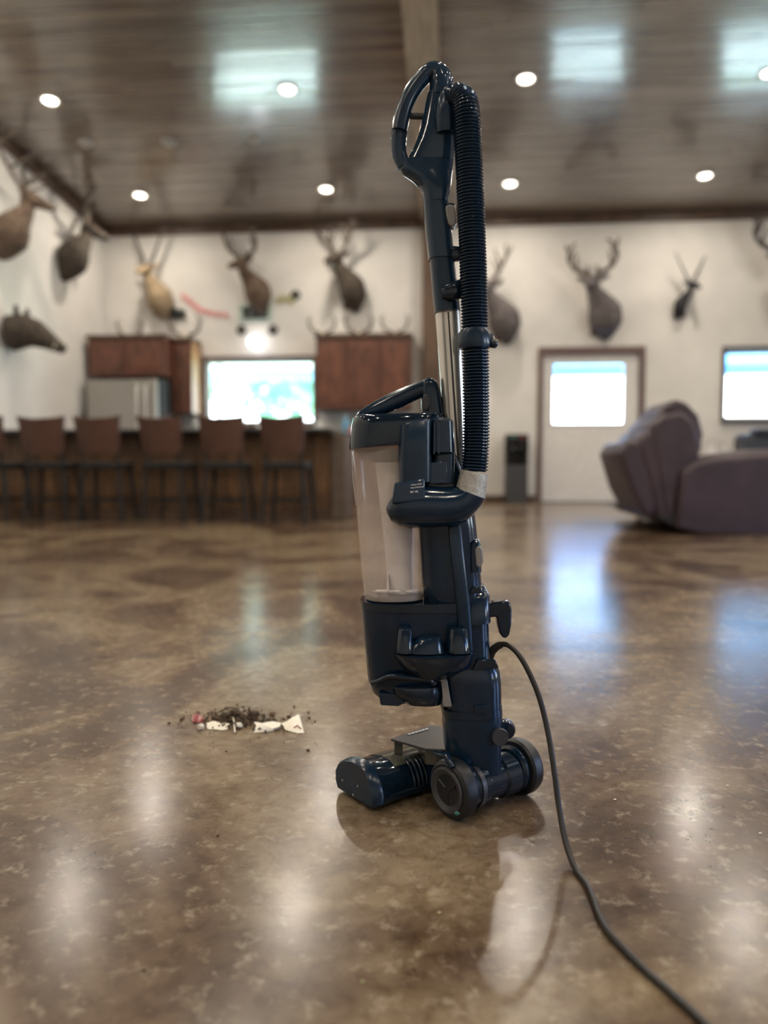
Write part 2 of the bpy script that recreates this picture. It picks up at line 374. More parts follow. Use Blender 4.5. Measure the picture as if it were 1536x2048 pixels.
# ------------------------------------------------------------------ outside
tag(MB().box(-30, 30, YW+2.5, 60, -.35, -.15).build('lawn', M['grass'], kind='structure'), 'pale sunlit lawn beyond the windows', 'lawn')
MB().box(-9, 12, YW+TH+.005, YW+2.5, -.3, -.04).build('porch_slab', M['concrete'], kind='structure')
pr = MB().box(-1, 12, YW+TH+.01, YW+2.4, 2.14, 2.22).build('porch_roof', M['soffit2'], kind='structure')
MB().box(-9, -1.001, YW+TH+.01, YW+2.4, 2.14, 2.22).build('porch_roof', M['soffit'], kind='structure')
MB().box(-9, 12, YW+2.4, YW+2.52, 1.99, 2.24).build('fascia', M['siding'], pr)
def tree(x, y, h, r, label):
    t = thing('tree', (x, y, -.15), label, 'tree', 'trees outside the kitchen window')
    MB().tube([(x, y, -.15), (x+.1, y, h*.35), (x, y+.1, h*.7)], [.16, .12, .06], 8).build('trunk', M['bark'], t, smooth=40)
    c = MB()
    for i in range(760):
        u = Vector((random.gauss(0, 1), random.gauss(0, 1), random.gauss(0, .8))).normalized()*r*random.uniform(.55, 1.0)
        p = Vector((x, y, h*.62)) + Vector((u.x, u.y, u.z*.85)); s = random.uniform(.16, .34)
        a, b = Vector([random.uniform(-1, 1) for _ in range(3)]).normalized()*s, Vector([random.uniform(-1, 1) for _ in range(3)]).normalized()*s
        c.add([p-a, p+b, p+a, p-b], [(0, 1, 2, 3)])
    c.build('foliage', M['leaves'], t, kind='stuff')
tree(-8.8, 22, 6.0, 2.3, 'rounded green tree left of centre through the kitchen window')
tree(-3.4, 22.5, 6.2, 2.3, 'green tree at the right of the kitchen window')
tree(-6.0, 29.5, 6.6, 2.5, 'green tree further back between two nearer trees')

# ------------------------------------------------------------------ recessed ceiling lights
def can_local():
    t = thing('recessed_light', (0, 0, 0), 'x', 'ceiling light')
    MB().loft([[Vector((r*math.cos(2*math.pi*k/24), r*math.sin(2*math.pi*k/24), z)) for k in range(24)] for r, z in ((.098, 0), (.095, -.008), (.075, -.01), (.072, .01))], cap=False).build('trim_ring', M['white'], t, smooth=40, local=True)
    MB().lathe((0, 0, -.004), (0, 0, 1), [(0, .07), (.004, .07)], 24).build('lamp_lens', M['lens'], t, local=True)
    ld = bpy.data.lights.new('can_lamp', 'AREA'); ld.shape = 'DISK'; ld.size = .14; ld.energy = CAN_W; ld.color = CAN_COL
    lo = bpy.data.objects.new('lamp', ld); COL.objects.link(lo); lo.parent = t; lo.location = (0, 0, -.012)
    return t
can = can_local(); used = False
ROW = [('back row', 390, [(280, 390, 'leftmost, above the fridge wall'), (652, 378, 'second from left, above the kitchen cabinets'), (1020, 367, 'third, just right of the vacuum hose'), (1410, 351, 'rightmost, above the right-hand antlers')]),
       ('front row', 170, [(100, 200, 'leftmost, near the left wall'), (575, 178, 'in the window reflection'), (1052, 157, 'right of the vacuum handle'), (1540, 145, 'cut by the right picture edge')])]
pts = []
for rn, _, L in ROW:
    for (px, py, d) in L:
        p = onC(px, py); pts.append((p, 'lit recessed ceiling light of the %s, %s' % (rn, d), 'lit recessed lights in the ceiling'))
dx = 2.36; ybase = onC(652, 378); yf = onC(575, 178)
for (y_, x_) in ((yf.y, yf.x+3*dx), (ybase.y, ybase.x+3*dx)):
    pts.append((Vector((x_, y_, 0)), 'lit recessed ceiling light outside the view', 'recessed lights outside the view'))
for y_ in (yf.y-2.17, yf.y-4.34, yf.y-6.5, yf.y-9.6):
    for i in range(-1, 4):
        pts.append((Vector((yf.x+i*dx, y_, 0)), 'lit recessed ceiling light outside the view', 'recessed lights outside the view'))
for p, lab, grp in pts:
    z = cz(p.y) - .001; s = -ang if p.y > 1 else ang
    if not used: o = can; o.location = (p.x, p.y, z); o['label'] = lab; o['group'] = grp; used = True
    else: o = dup(can, (p.x, p.y, z), 0, lab, grp)
    o.rotation_euler.x = s
for i, (px, py, d) in enumerate([(172, 285, 'left'), (338, 284, 'middle'), (507, 276, 'right')]):
    p = onC(px, py); t = thing('eyeball_light', (p.x, p.y, cz(p.y)), 'small unlit eyeball ceiling fitting, %s of the three between the light rows' % d, 'ceiling light', 'unlit eyeball fittings')
    MB().lathe((p.x, p.y, cz(p.y)-.012), (0, SL, 1), [(0, .075), (.006, .085), (.012, .085)], 18).build('trim_ring', M['dull'], t, smooth=40)
    MB().ell((p.x, p.y, cz(p.y)-.015), (.055, .055, .04), 12, 6).build('lamp_lens', M['lensoff'], t, smooth=60)

# ------------------------------------------------------------------ kitchen
def bxp(px0, py0, px1, py1, y): a, b = onY(px0, py0, y), onY(px1, py1, y); return a.x, b.x, b.z, a.z
def cabinet(name, px0, py0, px1, py1, yf_, yb_, nd, label, side=None, top=True, wood='cabw', z0f=None):
    x0, x1, z0, z1 = bxp(px0, py0, px1, py1, yf_)
    if not top: z1 = onY(560, 872, 10.13).z
    if z0f is not None: z0 = z0f
    t = thing(name, ((x0+x1)/2, yb_, z0), label, 'cabinet')
    b = MB().box(x0, x1, yf_, yb_, z0, z1)
    b.build('cabinet_body', M[wood], t)
    if top:
        MB().box(x0-.02, x1+.02, yf_-.04, yb_, z1, z1+.05).build('crown_moulding', M['trimw'], t, bevel=.01)
    w = (x1-x0)/nd
    for i in range(nd):
        a, c = x0+i*w+.015, x0+(i+1)*w-.015
        d = MB().box(a, c, yf_-.02, yf_-.001, z0+.02, z1-.03)
        d = d.build('cabinet_door', M[wood], t)
        MB().box(a+.06, c-.06, yf_-.03, yf_-.02, z0+.09, z1-.10).build('raised_panel', M[wood], d, bevel=.008)
        MB().ell((c-.03 if i % 2 == 0 else a+.03, yf_-.035, z0+.12), (.014, .014, .014), 8, 6).build('knob', M['iron'], d, smooth=60)
    if side:
        MB().box(x1, x1+.012, yf_, yb_, z0, z1).build('side_panel', M[side], t)
    return t
cabinet('wall_cabinet', 176, 678, 330, 752, 10.05, YW-.002, 2, 'wide reddish-brown wooden cabinet above the fridge')
cabinet('wall_cabinet', 334, 683, 384, 826, 10.35, YW-.002, 1, 'narrow tall wooden wall cabinet between fridge and kitchen window', side='cab_lit_side')
cabinet('wall_cabinet', 632, 676, 822, 818, 10.35, YW-.002, 3, 'large reddish-brown three-door wall cabinet right of the kitchen window')
cabinet('base_cabinet', 560, 872, 842, 1012, 10.13, YW-.025, 5, 'dark red-brown base cabinet below the counter right of the kitchen window', top=False, z0f=.001)
cabinet('base_cabinet', 366, 872, 556, 1012, 10.13, YW-.025, 3, 'dark base cabinet below the kitchen window, behind the bar', top=False, z0f=.001)
cx0 = onY(366, 872, 10.13).x; cx1 = onY(842, 872, 10.13).x; cz0 = onY(560, 872, 10.13).z
tag(MB().box(cx0, cx1, 10.1, YW-.001, cz0+.001, cz0+.04).build('countertop', M['granite'], bevel=.006), 'dark stone countertop under the kitchen window', 'countertop')
CT = cz0+.041
# fridge
fx0, fx1, fz0, fz1 = bxp(172, 758, 322, 1020, 9.85)
t = thing('refrigerator', ((fx0+fx1)/2, 10.3, 0), 'brushed steel refrigerator with dark side below a wide cabinet', 'refrigerator')
fz0 = .001; fz1 = onY(200, 758, 9.85).z
fd0 = onY(285, 758, 9.85).x
MB().box(fx0, fx1, 9.92, 10.33, fz0, fz1).build('fridge_body', M['black'], t, bevel=.01)
MB().box(fx0+.005, fd0-.01, 9.85, 9.918, .06, fz1-.01).build('fridge_door', M['steel'], t, bevel=.012)
MB().box(fd0, fx1-.03, 9.85, 9.918, .06, fz1-.01).build('fridge_door', M['steel'], t, bevel=.012)
for q in (fd0-.06, fd0+.05):
    MB().tube([(q, 9.85, .7), (q, 9.80, .72), (q, 9.80, fz1-.12), (q, 9.85, fz1-.1)], .014, 8).build('door_handle', M['white'], t, smooth=60)
# bar
BY0, BY1 = 7.30, 7.9
bx1_ = onY(690, 950, BY0).x; bz = onY(400, 868, BY0-.12).z
bar = thing('bar_counter', ((XL+bx1_)/2, 7.6, 0), 'long dark wooden breakfast bar of vertical boards behind the stools', 'counter')
MB().box(XL+.01, bx1_-.02, BY0+.02, BY1, .001, bz-.001).build('bar_body', M['barw'], bar)
x = XL+.02; pb = None
while x < bx1_-.17:
    w_ = .145
    if pb is None:
        pb = MB().box(-w_/2+.003, w_/2-.003, -.02, 0, .09, bz-.01).build('board', M['barw'], bar, local=True, bevel=.003); o = pb
    else: o = pb.copy(); COL.objects.link(o)
    o.parent = bar; o.location = Vector((x+w_/2, BY0+.019-random.uniform(0, .004), 0)) - wloc(bar); x += w_
MB().box(x+.01, bx1_+.01, BY0-.03, BY1+.01, .001, bz-.002).build('end_post', M['endp'], bar, bevel=.01)
MB().box(XL+.01, x, BY0-.015, BY0-.002, .001, .088).build('kick_board', M['trimw'], bar)
MB().box(XL+.01, bx1_-.10, BY0-.20, BY1+.1, bz, bz+.045).build('bar_top', M['granite'], bar, bevel=.01)
# stools
ST = thing('bar_stool', (0, 0, 0), 'x', 'stool')
SH = .53
MB().loft([[Vector((x*(.19 if abs(z-SH) < .05 else .2), y, z)) for x, y in ((-1, -.19), (1, -.19), (1.05, .0), (.95, .19), (-.95, .19), (-1.05, 0))] for z in (SH-.05, SH, SH+.02)]).build('seat', M['black'], ST, local=True, bevel=.02)
bk = MB(); ring = []
for z, wd, yo in ((SH+.09, .165, -.19), (SH+.2, .185, -.21), (SH+.35, .20, -.24), (SH+.40, .21, -.25)):
    fr_ = []; bk_ = []
    for i in range(9):
        q = -1+2*i/8; zz = z + (.03*q*q if z > SH+.3 else 0)
        fr_.append(Vector((q*wd, yo - .045*(1-q*q), zz))); bk_.append(Vector((q*wd, yo+.045 - .045*(1-q*q), zz)))
    ring.append(fr_+bk_[::-1])
bk.loft(ring).build('backrest', M['leather'], ST, local=True, smooth=50)
for sx_ in (-1, 1):
    MB().tube([(sx_*.15, -.17, SH-.03), (sx_*.16, -.185, SH+.12)], .014, 6).build('back_post', M['black'], ST, local=True)
    for sy in (-1, 1):
        MB().tube([(sx_*.16, sy*.15, SH-.05), (sx_*.20, sy*.19, .0)], [.02, .016], 8).build('leg', M['black'], ST, local=True, smooth=50)
MB().tube([(-.186, -.178, .2), (.186, -.178, .2), (.186, .178, .2), (-.186, .178, .2)], .011, 6, closed=True).build('foot_rail', M['black'], ST, local=True)
SY = 6.85
for i, px in enumerate((-4, 104, 214, 342, 455, 577)):
    p = onY(px, 900, SY); lab = ['brown leather bar stool cut by the left picture edge', 'brown leather bar stool second from the left, in front of the white wall', 'brown leather bar stool in front of the refrigerator', 'brown leather bar stool between refrigerator and kitchen window', 'brown leather bar stool before the left half of the kitchen window', 'brown leather bar stool nearest the right end of the bar'][i]
    rz = R((-4, 6, 4, -5, 3, -3)[i])
    if i == 0: ST.location = (p.x, SY, 0); ST.rotation_euler.z = rz; tag(ST, lab, 'stool', 'leather stools along the bar')
    else: dup(ST, (p.x, SY, 0), rz, lab, 'leather stools along the bar')
# wall light over the window
p = onY(515, 684, YW)
t = thing('wall_light', (p.x, YW, p.z), 'glowing white wall light above the kitchen window', 'light')
MB().lathe((p.x, YW, p.z), (0, -1, 0), [(0, .07), (.015, .07), (.02, .03)], 18).build('wall_plate', M['dull'], t, smooth=40)
MB().tube([(p.x, YW-.015, p.z), (p.x, YW-.10, p.z+.02), (p.x, YW-.14, p.z-.01)], .012, 8).build('arm', M['dgrey'], t)
MB().ell((p.x, YW-.14, p.z-.02), (.10, .09, .085), 16, 10).build('globe', mat('lit_globe', (.9, .9, .95), .3, emit=(.9, .93, 1), estr=3.2), t, smooth=60)
# counter items
def bottle(px, py0, py1, y, m, label, w=.04, name='bottle', cat='bottle', z=None):
    a, b = onY(px, py0, y), onY(px, py1, y); z0 = CT if z is None else z; h = max(.08, a.z-z0)
    t = thing(name, (a.x, y, z0), label, cat)
    MB().lathe((a.x, y, z0), UP, [(0, w*.9), (.01, w), (h*.6, w), (h*.72, w*.5), (h*.9, w*.35)], 16).build('bottle_body', m, t, smooth=40)
    MB().lathe((a.x, y, z0+h*.9), UP, [(0.0, w*.4), (h*.1, w*.4)], 12).build('cap', M['dull'], t, smooth=40)
bottle(692, 828, 872, 10.4, M['blue'], 'light blue bottle on the counter just left of the vacuum', .055)
bottle(703, 852, 872, 10.18, M['coral'], 'coral squat jar on the counter just left of the vacuum', .05, 'jar', 'jar')
bottle(392, 834, 872, 10.45, M['dull'], 'pale jug on the counter below the narrow cabinet', .06, 'jug', 'jug')
bottle(524, 842, 872, 10.4, M['white'], 'white canister on the counter between the two rightmost stools', .07, 'canister', 'canister')
bottle(640, 838, 872, 10.4, M['dull'], 'pale canister on the counter under the large cabinet', .08, 'canister', 'canister')
# water cooler
x0, x1, z0, z1 = bxp(1013, 868, 1056, 1010, 10.3)
t = thing('water_cooler', ((x0+x1)/2, 10.5, 0), 'slim black water cooler standing against the wall left of the door', 'water cooler')
MB().box(x0, x1, 10.32, 10.7, .001, z1*.55).build('lower_cabinet', M['dgrey'], t, bevel=.012)
MB().box(x0, x0+.03, 10.32, 10.7, z1*.552, z1-.12).box(x1-.03, x1, 10.32, 10.7, z1*.552, z1-.12).box(x0+.03, x1-.03, 10.5, 10.7, z1*.552, z1-.12).build('dispenser_bay', M['black'], t)
MB().box(x0, x1, 10.31, 10.7, z1-.119, z1).build('top_panel', M['black'], t, bevel=.012)
for q, m_ in ((.3, 'green'), (.7, 'red')): MB().box(x0+(x1-x0)*q-.03, x0+(x1-x0)*q+.03, 10.30, 10.309, z1-.05, z1-.02).build('indicator', M[m_], t)
for q in (.35, .65): MB().tube([(x0+(x1-x0)*q, 10.5, z1-.16), (x0+(x1-x0)*q, 10.42, z1-.16), (x0+(x1-x0)*q, 10.42, z1-.2)], .012, 8).build('tap', M['dull'], t)

# ------------------------------------------------------------------ trophies
def mount(loc, rz, s, style, fur, label, turn=0, pitch=0, head=None, antm='antler', name='mounted_deer_head', sp=1., dropbody=0., bw=1.):
    t = thing(name, loc, label, 'mounted head', None, rz)
    Rt = Matrix.Rotation(R(turn), 3, 'Z')
    def T(p, k=1.): p = Vector(p); return (Matrix.Rotation(R(turn*k), 3, 'Z') @ p)*s
    sh = -.09 if turn > 0 else .09
    body = [((sh, -.01, -.36), .03), ((sh, -.06, -.30), .10), ((sh, -.12, -.17), .19), ((sh*.9, -.15, -.04), .195), ((sh*.35, -.21, .09), .13), ((.0, -.26, .19), .09), ((0, -.27, .28), .07)]
    pts_ = catmull([T(p, i/6.) for i, (p, _) in enumerate(body)], 3); rr = []
    for i in range(len(body)-1):
        for k in range(3): rr.append((body[i][1]*(1-k/3)+body[i+1][1]*k/3)*s*bw)
    rr.append(body[-1][1]*s*bw)
    MB().tube(pts_, rr, 14).build('neck', M[fur], t, local=True, smooth=60)
    MB().box(-.09*s, .09*s, -.012, 0, -.32*s, .02*s).build('backing_board', M['trimw'], t, local=True)
    Hm = Matrix.Rotation(R(pitch), 3, 'X')
    def Hd(p): return T(Vector((0, -.28, .30)) + Hm @ Vector(p))
    MB().tube([Hd(p) for p in ((0, .07, .0), (0, .02, .02), (0, -.07, .0), (0, -.16, -.04), (0, -.24, -.075), (0, -.27, -.085))], [q*s for q in (.03, .085, .08, .055, .042, .02)], 12).build('head', M[head or fur], t, local=True, smooth=60)
    for q in (-1, 1):
        MB().ell(Hd((q*.13, .02, .055)), (.085*s, .02*s, .035*s), 10, 6, Matrix.Rotation(R(turn), 3, 'Z') @ Matrix.Rotation(R(-25*q), 3, 'Y')).build('ear', M[fur], t, local=True, smooth=60)
        MB().ell(Hd((q*.07, -.05, .02)), (.012*s,)*3, 8, 6).build('eye', M['black'], t, local=True, smooth=60)
        a = MB()
        if style == 'deer':
            main = [(q*.035, .0, .07), (q*.10*sp, .03, .13), (q*.22*sp, .03, .19), (q*.30*sp, -.03, .30), (q*.27*sp, -.10, .42), (q*.19*sp, -.13, .48)]
            a.tube(catmull([Hd(p) for p in main], 4), [q_*s for q_ in [.034-.020*i/20 for i in range(21)]], 8)
            for b0, tip in (((q*.22*sp, .03, .19), (q*.19*sp, -.03, .37)), ((q*.29*sp, -.02, .28), (q*.21*sp, -.03, .44)), ((q*.28*sp, -.08, .38), (q*.33*sp, -.08, .50)), ((q*.06*sp, .01, .10), (q*.05, -.05, .2))):
                a.tube([Hd(b0), Hd([(b0[i]+tip[i])/2+(.01 if i == 0 else 0)*q for i in range(3)]), Hd(tip)], [.024*s, .019*s, .007*s], 7)
        elif style == 'mule':
            main = [(q*.035, .0, .07), (q*.10*sp, .03, .16), (q*.17*sp, .02, .26), (q*.27*sp, -.02, .36), (q*.28*sp, -.05, .50)]
            a.tube(catmull([Hd(p) for p in main], 4), [q_*s for q_ in [.033-.020*i/16 for i in range(17)]], 8)
            for b0, tip in (((q*.17*sp, .02, .26), (q*.10*sp, -.04, .48)), ((q*.25*sp, -.01, .34), (q*.36*sp, -.02, .47)), ((q*.14*sp, .02, .2), (q*.05, .0, .36))):
                a.tube([Hd(b0), Hd(tip)], [.022*s, .008*s], 7)
        elif style == 'straight':
            a.tube([Hd((q*(.03+sp*.3*k/8), .02+.02*k/8, .06+.62*k/8)) for k in range(9)], [(.030-.020*k/8)*s for k in range(9)], 9)
        elif style == 'elk':
            main = [(q*.04, .0, .07), (q*.16*sp, .08, .2), (q*.30*sp, .16, .42), (q*.36*sp, .16, .54), (q*.30*sp, .08, .66)]
            a.tube(catmull([Hd(p) for p in main], 4), [q_*s for q_ in [.028-.02*i/16 for i in range(17)]], 8)
            for k, (b0, tip) in enumerate((((q*.08*sp, .03, .12), (q*.10*sp, -.25, .22)), ((q*.2*sp, .11, .26), (q*.22*sp, -.18, .42)), ((q*.32*sp, .16, .48), (q*.32*sp, -.10, .66)), ((q*.36*sp, .16, .54), (q*.44*sp, .0, .68)))):
                a.tube([Hd(b0), Hd(tip)], [.018*s, .005*s], 7)
        if style: a.build('antler' if style != 'straight' else 'horn', M[antm], t, local=True, smooth=60)
    return t
def onwall(px, py): return onY(px, py, YW)
p = onwall(318, 590); mount((p.x, YW, p.z), 0, .92, 'straight', 'furt', 'tan antelope head with long straight upright horns, leftmost on the far wall', -14, head='furt', antm='horn', name='mounted_antelope_head', sp=.9)
p = onwall(514, 578); mount((p.x, YW, p.z), 0, .95, 'deer', 'fur', 'brown deer head with wide curved antlers above the kitchen window', -32)
p = onwall(700, 572); mount((p.x, YW, p.z), 0, 1.0, 'mule', 'furd', 'dark brown deer head above the large wall cabinet', -30, bw=.95)
p = onwall(1000, 632); mount((p.x, YW, p.z), 0, 1.05, 'mule', 'furg', 'greyish deer head half hidden behind the vacuum hose', -35, bw=1.05)
p = onwall(1196, 622); mount((p.x, YW, p.z), 0, 1.05, 'deer', 'furg', 'grey-brown deer head with curved antlers above the white door', -24, sp=1.0, bw=1.1)
p = onwall(1362, 606); mount((p.x, YW, p.z), 0, .62, 'straight', 'furk', 'small black horned antelope head between door and right window', 28, antm='horn', name='mounted_antelope_head', sp=1.3, bw=.7)
p = onwall(1560, 590); mount((p.x, YW, p.z), 0, 1.2, 'deer', 'furg', 'pale antlered head cut by the right picture edge above the window', -10, antm='horn', sp=1.1)
p = onX(5, 455, XL); mount((XL, p.y, p.z), R(90), 1.0, 'elk', 'fur', 'large brown elk head high on the left wall, cut by the picture edge', 10, sp=1.1, name='mounted_elk_head')
p = onX(128, 505, XL); mount((XL, p.y, p.z), R(90), 1.0, 'deer', 'furd', 'dark-necked deer head with pale antlers near the room corner', 24, head='furd', sp=.9)
p = onX(14, 672, XL)
t = thing('mounted_boar_head', (XL, p.y, p.z), 'shaggy dark boar head lower on the left wall', 'mounted head', None, R(90))
MB().tube([(0, .0, .02), (0, -.06, .03), (0, -.2, .05), (0, -.34, .02), (0, -.48, -.06), (0, -.60, -.13), (0, -.66, -.16)], [.06, .2, .19, .15, .10, .065, .05], 14).build('head', M['furd'], t, local=True, smooth=60)
for q in (-1, 1):
    MB().ell((q*.11, -.18, .24), (.05, .02, .09), 10, 6).build('ear', M['furd'], t, local=True, smooth=60)
    MB().tube([(q*.05, -.56, -.15), (q*.08, -.60, -.12), (q*.085, -.61, -.07)], [.012, .01, .003], 7).build('tusk', M['skull'], t, local=True, smooth=60)
# antler racks standing on the cabinets
def rack(px, py, y, s, label, z=None):
    p = onY(px, py, y); zz = p.z if z is None else z
    t = thing('antler_rack', (p.x, y, zz), label, 'antlers', 'small antler racks')
    MB().tube([(0, .03*s, .02*s), (0, -.02*s, .035*s), (0, -.12*s, .022*s), (0, -.2*s, .012*s)], [.03*s, .045*s, .03*s, .012*s], 10).build('skull', M['skull'], t, local=True, smooth=60)
    for q in (-1, 1):
        a = MB(); main = [(q*.03, 0, .05), (q*.1, .0, .07), (q*.19, -.03, .12), (q*.22, -.06, .24), (q*.17, -.08, .33)]
        a.tube([Vector(v)*s for v in catmull(main, 4)], [(.026-.016*i/16)*s for i in range(17)], 7)
        a.tube([Vector(v)*s for v in ((q*.19, -.03, .12), (q*.15, -.05, .24))], [.012*s, .004*s], 6).tube([Vector(v)*s for v in ((q*.22, -.05, .2), (q*.27, -.05, .3))], [.011*s, .004*s], 6)
        a.build('antler', M['antler'], t, local=True, smooth=60)
zc2 = onY(700, 676, 10.35).z+.051; zc1 = onY(250, 678, 10.05).z+.051; zc3 = onY(360, 683, 10.35).z+.051
rack(645, 660, 10.5, .82, 'antler rack on the left end of the large wall cabinet', zc2)
rack(718, 660, 10.5, .82, 'antler rack on the middle of the large wall cabinet', zc2)
rack(790, 660, 10.5, .82, 'antler rack on the right end of the large wall cabinet', zc2)
rack(372, 660, 10.5, 1.0, 'antler rack on top of the narrow wall cabinet', zc3)
rack(262, 660, 10.4, .8, 'pale antler rack on the cabinet above the fridge', zc1)
# wall ornaments
def ornament(px0, px1, py, n, m, label, board=None, h=.12):
    a, b = onwall(px0, py), onwall(px1, py)
    t = thing('wall_ornament', ((a.x+b.x)/2, YW, a.z), label, 'ornament')
    if board: MB().box(a.x-.06, b.x+.06, YW-.02, YW, a.z-.13, a.z+.13).build('board', M[board], t, bevel=.005)
    path = []
    for i in range(n*8+1):
        q = i/(n*8); path.append((a.x+(b.x-a.x)*q+.03*math.sin(q*n*2*math.pi), YW-.045, a.z+h*.6*math.cos(q*n*2*math.pi)*(.6+.4*math.sin(5*q))))
    MB().tube(path, .032, 7).build('scrollwork', M[m], t, smooth=60)
    MB().tube([(a.x, YW-.035, a.z-h*.55), (b.x, YW-.035, a.z-h*.55)], .016, 6).build('rail', M[m], t)
ornament(149, 200, 630, 4, 'iron', 'dark scrolled ornament on the wall left above the fridge cabinet')
ornament(322, 372, 628, 4, 'iron', 'dark scrolled ornament below the straight-horned antelope')
ornament(486, 538, 626, 3, 'iron', 'dark scrolled ornament on a pale teal board above the kitchen window', board='teal')
for i, (px, py, lab) in enumerate([(483, 660, 'small dark wall knob left above the window light'), (546, 660, 'small dark wall knob right above the window light'), (591, 590, 'small dark round plaque right of the middle deer head')]):
    p = onwall(px, py); t = thing('wall_plaque', (p.x, YW, p.z), lab, 'plaque', 'small dark round plaques')
    MB().lathe((p.x, YW, p.z), (0, -1, 0), [(0, .07), (.015, .07), (.03, .045)], 16).build('disc', M['iron'], t, smooth=40)
    MB().ell((p.x, YW-.035, p.z), (.03, .02, .04), 10, 6).build('boss', M['antler'], t, smooth=60)
g = [onwall(px, py) + Vector((0, -.03, 0)) for px, py in ((368, 588), (385, 602), (402, 615), (425, 622), (452, 626))]
t = thing('garland', g[2], 'pink paper garland hanging on the wall beside the middle deer', 'garland')
MB().tube(catmull(g, 4), .004, 5).build('string', M['dull'], t)
for i, q in enumerate(catmull(g, 2)):
    MB().prism([q+Vector((-.045, 0, 0)), q+Vector((.045, 0, 0)), q+Vector((.0, 0, -.10))], (0, .004, 0)).build('pennant', M['pinkm'], t)
p = onwall(570, 607); t = thing('dried_sprig', p, 'yellow-green dried sprig on the wall right of the middle deer', 'sprig')
for i in range(7):
    a = R(-70+25*i); MB().ell(p+Vector((math.sin(a)*.10, -.02, math.cos(a)*.07)), (.02, .008, .06), 8, 5, Matrix.Rotation(a, 3, 'Y')).build('leaf', M['olive'], t, smooth=60)

# ------------------------------------------------------------------ seating at right
sofa = thing('recliner_sofa', (2.4, 6.4, 0), 'plum-brown leather recliner sofa seen from its side at right', 'sofa')
SF = 5.95   # near side
def sp_(px, py, y=SF): return onY(px, py, y)
def puff(pix, y0, y1, name, m='leather2', bev=.05, par=sofa):
    a = MB(); pts_ = [sp_(x, y_, y0) for x, y_ in pix]; return a.prism(pts_, (0, y1-y0, 0)).build(name, M[m], par, bevel=bev)
puff([(1352, 1058), (1364, 945), (1395, 925), (1440, 915), (1540, 908), (1700, 912), (1720, 1070), (1540, 1076), (1400, 1070)], SF, SF+.26, 'arm_panel', bev=.03)
# padded arm roll
ar = [sp_(x, y_) + Vector((0, .10, -.03)) for x, y_ in ((1372, 950), (1400, 930), (1450, 918), (1540, 912), (1690, 914))]
MB().tube(catmull(ar, 5), [.03]+[.085]*19+[.06], 16, flat=1.).build('arm_pad', M['leather2'], sofa, smooth=60)
# back: stacked puffed cushions leaning left, runs in depth
def backsec(x0, y0, x1, y1, x2, y2, x3, y3, nm, ya, yb_, bev=.07, m='leather2'):
    return puff([(x0, y0), (x1, y1), (x2, y2), (x3, y3)], ya, yb_, nm, m, bev)
puff([(1240, 905), (1256, 880), (1278, 885), (1298, 905), (1316, 1000), (1304, 1040), (1284, 1022), (1262, 980)], SF+.06, SF+.92, 'back_shell', bev=.03)
puff([(1272, 886), (1292, 862), (1326, 848), (1345, 940), (1350, 1052), (1312, 1042), (1294, 965)], SF+.05, SF+.90, 'back_cushion', bev=.05)
puff([(1300, 850), (1332, 826), (1368, 822), (1392, 846), (1408, 890), (1398, 918), (1366, 944), (1352, 1050), (1330, 1050)], SF+.04, SF+.85, 'back_cushion', bev=.05)
puff([(1312, 838), (1330, 812), (1352, 797), (1375, 806), (1398, 830), (1408, 870), (1400, 900), (1380, 850), (1340, 826)], SF+.12, SF+.80, 'headrest', bev=.03)
puff([(1352, 945), (1354, 1052), (1540, 1070), (1700, 1070), (1700, 935), (1540, 930)], SF+.27, SF+1.6, 'seat_cushion', bev=.04)
puff([(1310, 1030), (1330, 1046), (1380, 1062), (1700, 1072), (1700, 1050), (1380, 1036)], SF+.03, SF+1.7, 'base_frame', 'black', .01)
for (x_, y_) in ((2.15, 6.15), (2.15, 6.8), (3.3, 6.1), (3.3, 7.5)):
    MB().lathe((x_, y_, .001), UP, [(0, .03), (.10, .035)], 12).build('foot', M['black'], sofa)
# dark sofa further back
s2 = thing('sofa', (4.3, 9.6, 0), 'dark blue-black sofa against the wall below the right window', 'sofa')
x0 = onY(1468, 880, 10.15).x; zt2 = onY(1500, 868, 9.9).z
MB().box(x0, x0+1.9, 9.75, 10.2, .1, zt2).build('backrest', M['darkcush'], s2, bevel=.06)
MB().box(x0, x0+.24, 9.1, 9.74, .1, .56).build('armrest', M['darkcush'], s2, bevel=.05)
MB().box(x0+1.66, x0+1.9, 9.1, 9.74, .1, .56).build('armrest', M['darkcush'], s2, bevel=.05)
MB().box(x0+.25, x0+1.65, 9.1, 9.74, .1, .42).build('seat_cushion', M['darkcush'], s2, bevel=.05)
MB().box(x0+.1, x0+1.2, 9.70, 9.95, zt2-.02, zt2+.06).build('head_cushion', M['darkcush'], s2, bevel=.035)
for q in (.1, 1.8):
    for yy in (9.2, 10.1): MB().box(x0+q-.03, x0+q+.03, yy-.03, yy+.03, .001, .099).build('foot', M['black'], s2)
p = onY(1437, 900, 9.9); t = thing('end_table', (p.x, 9.9, 0), 'pale end table between the recliner and the dark sofa', 'table')
MB().box(p.x-.16, p.x+.16, 9.75, 10.1, .5, .53).build('table_top', M['dull'], t, bevel=.006)
for q in (-1, 1):
    for w_ in (9.78, 10.07): MB().box(p.x+q*.14-.015, p.x+q*.14+.015, w_-.015, w_+.015, .001, .499).build('leg', M['dull'], t)
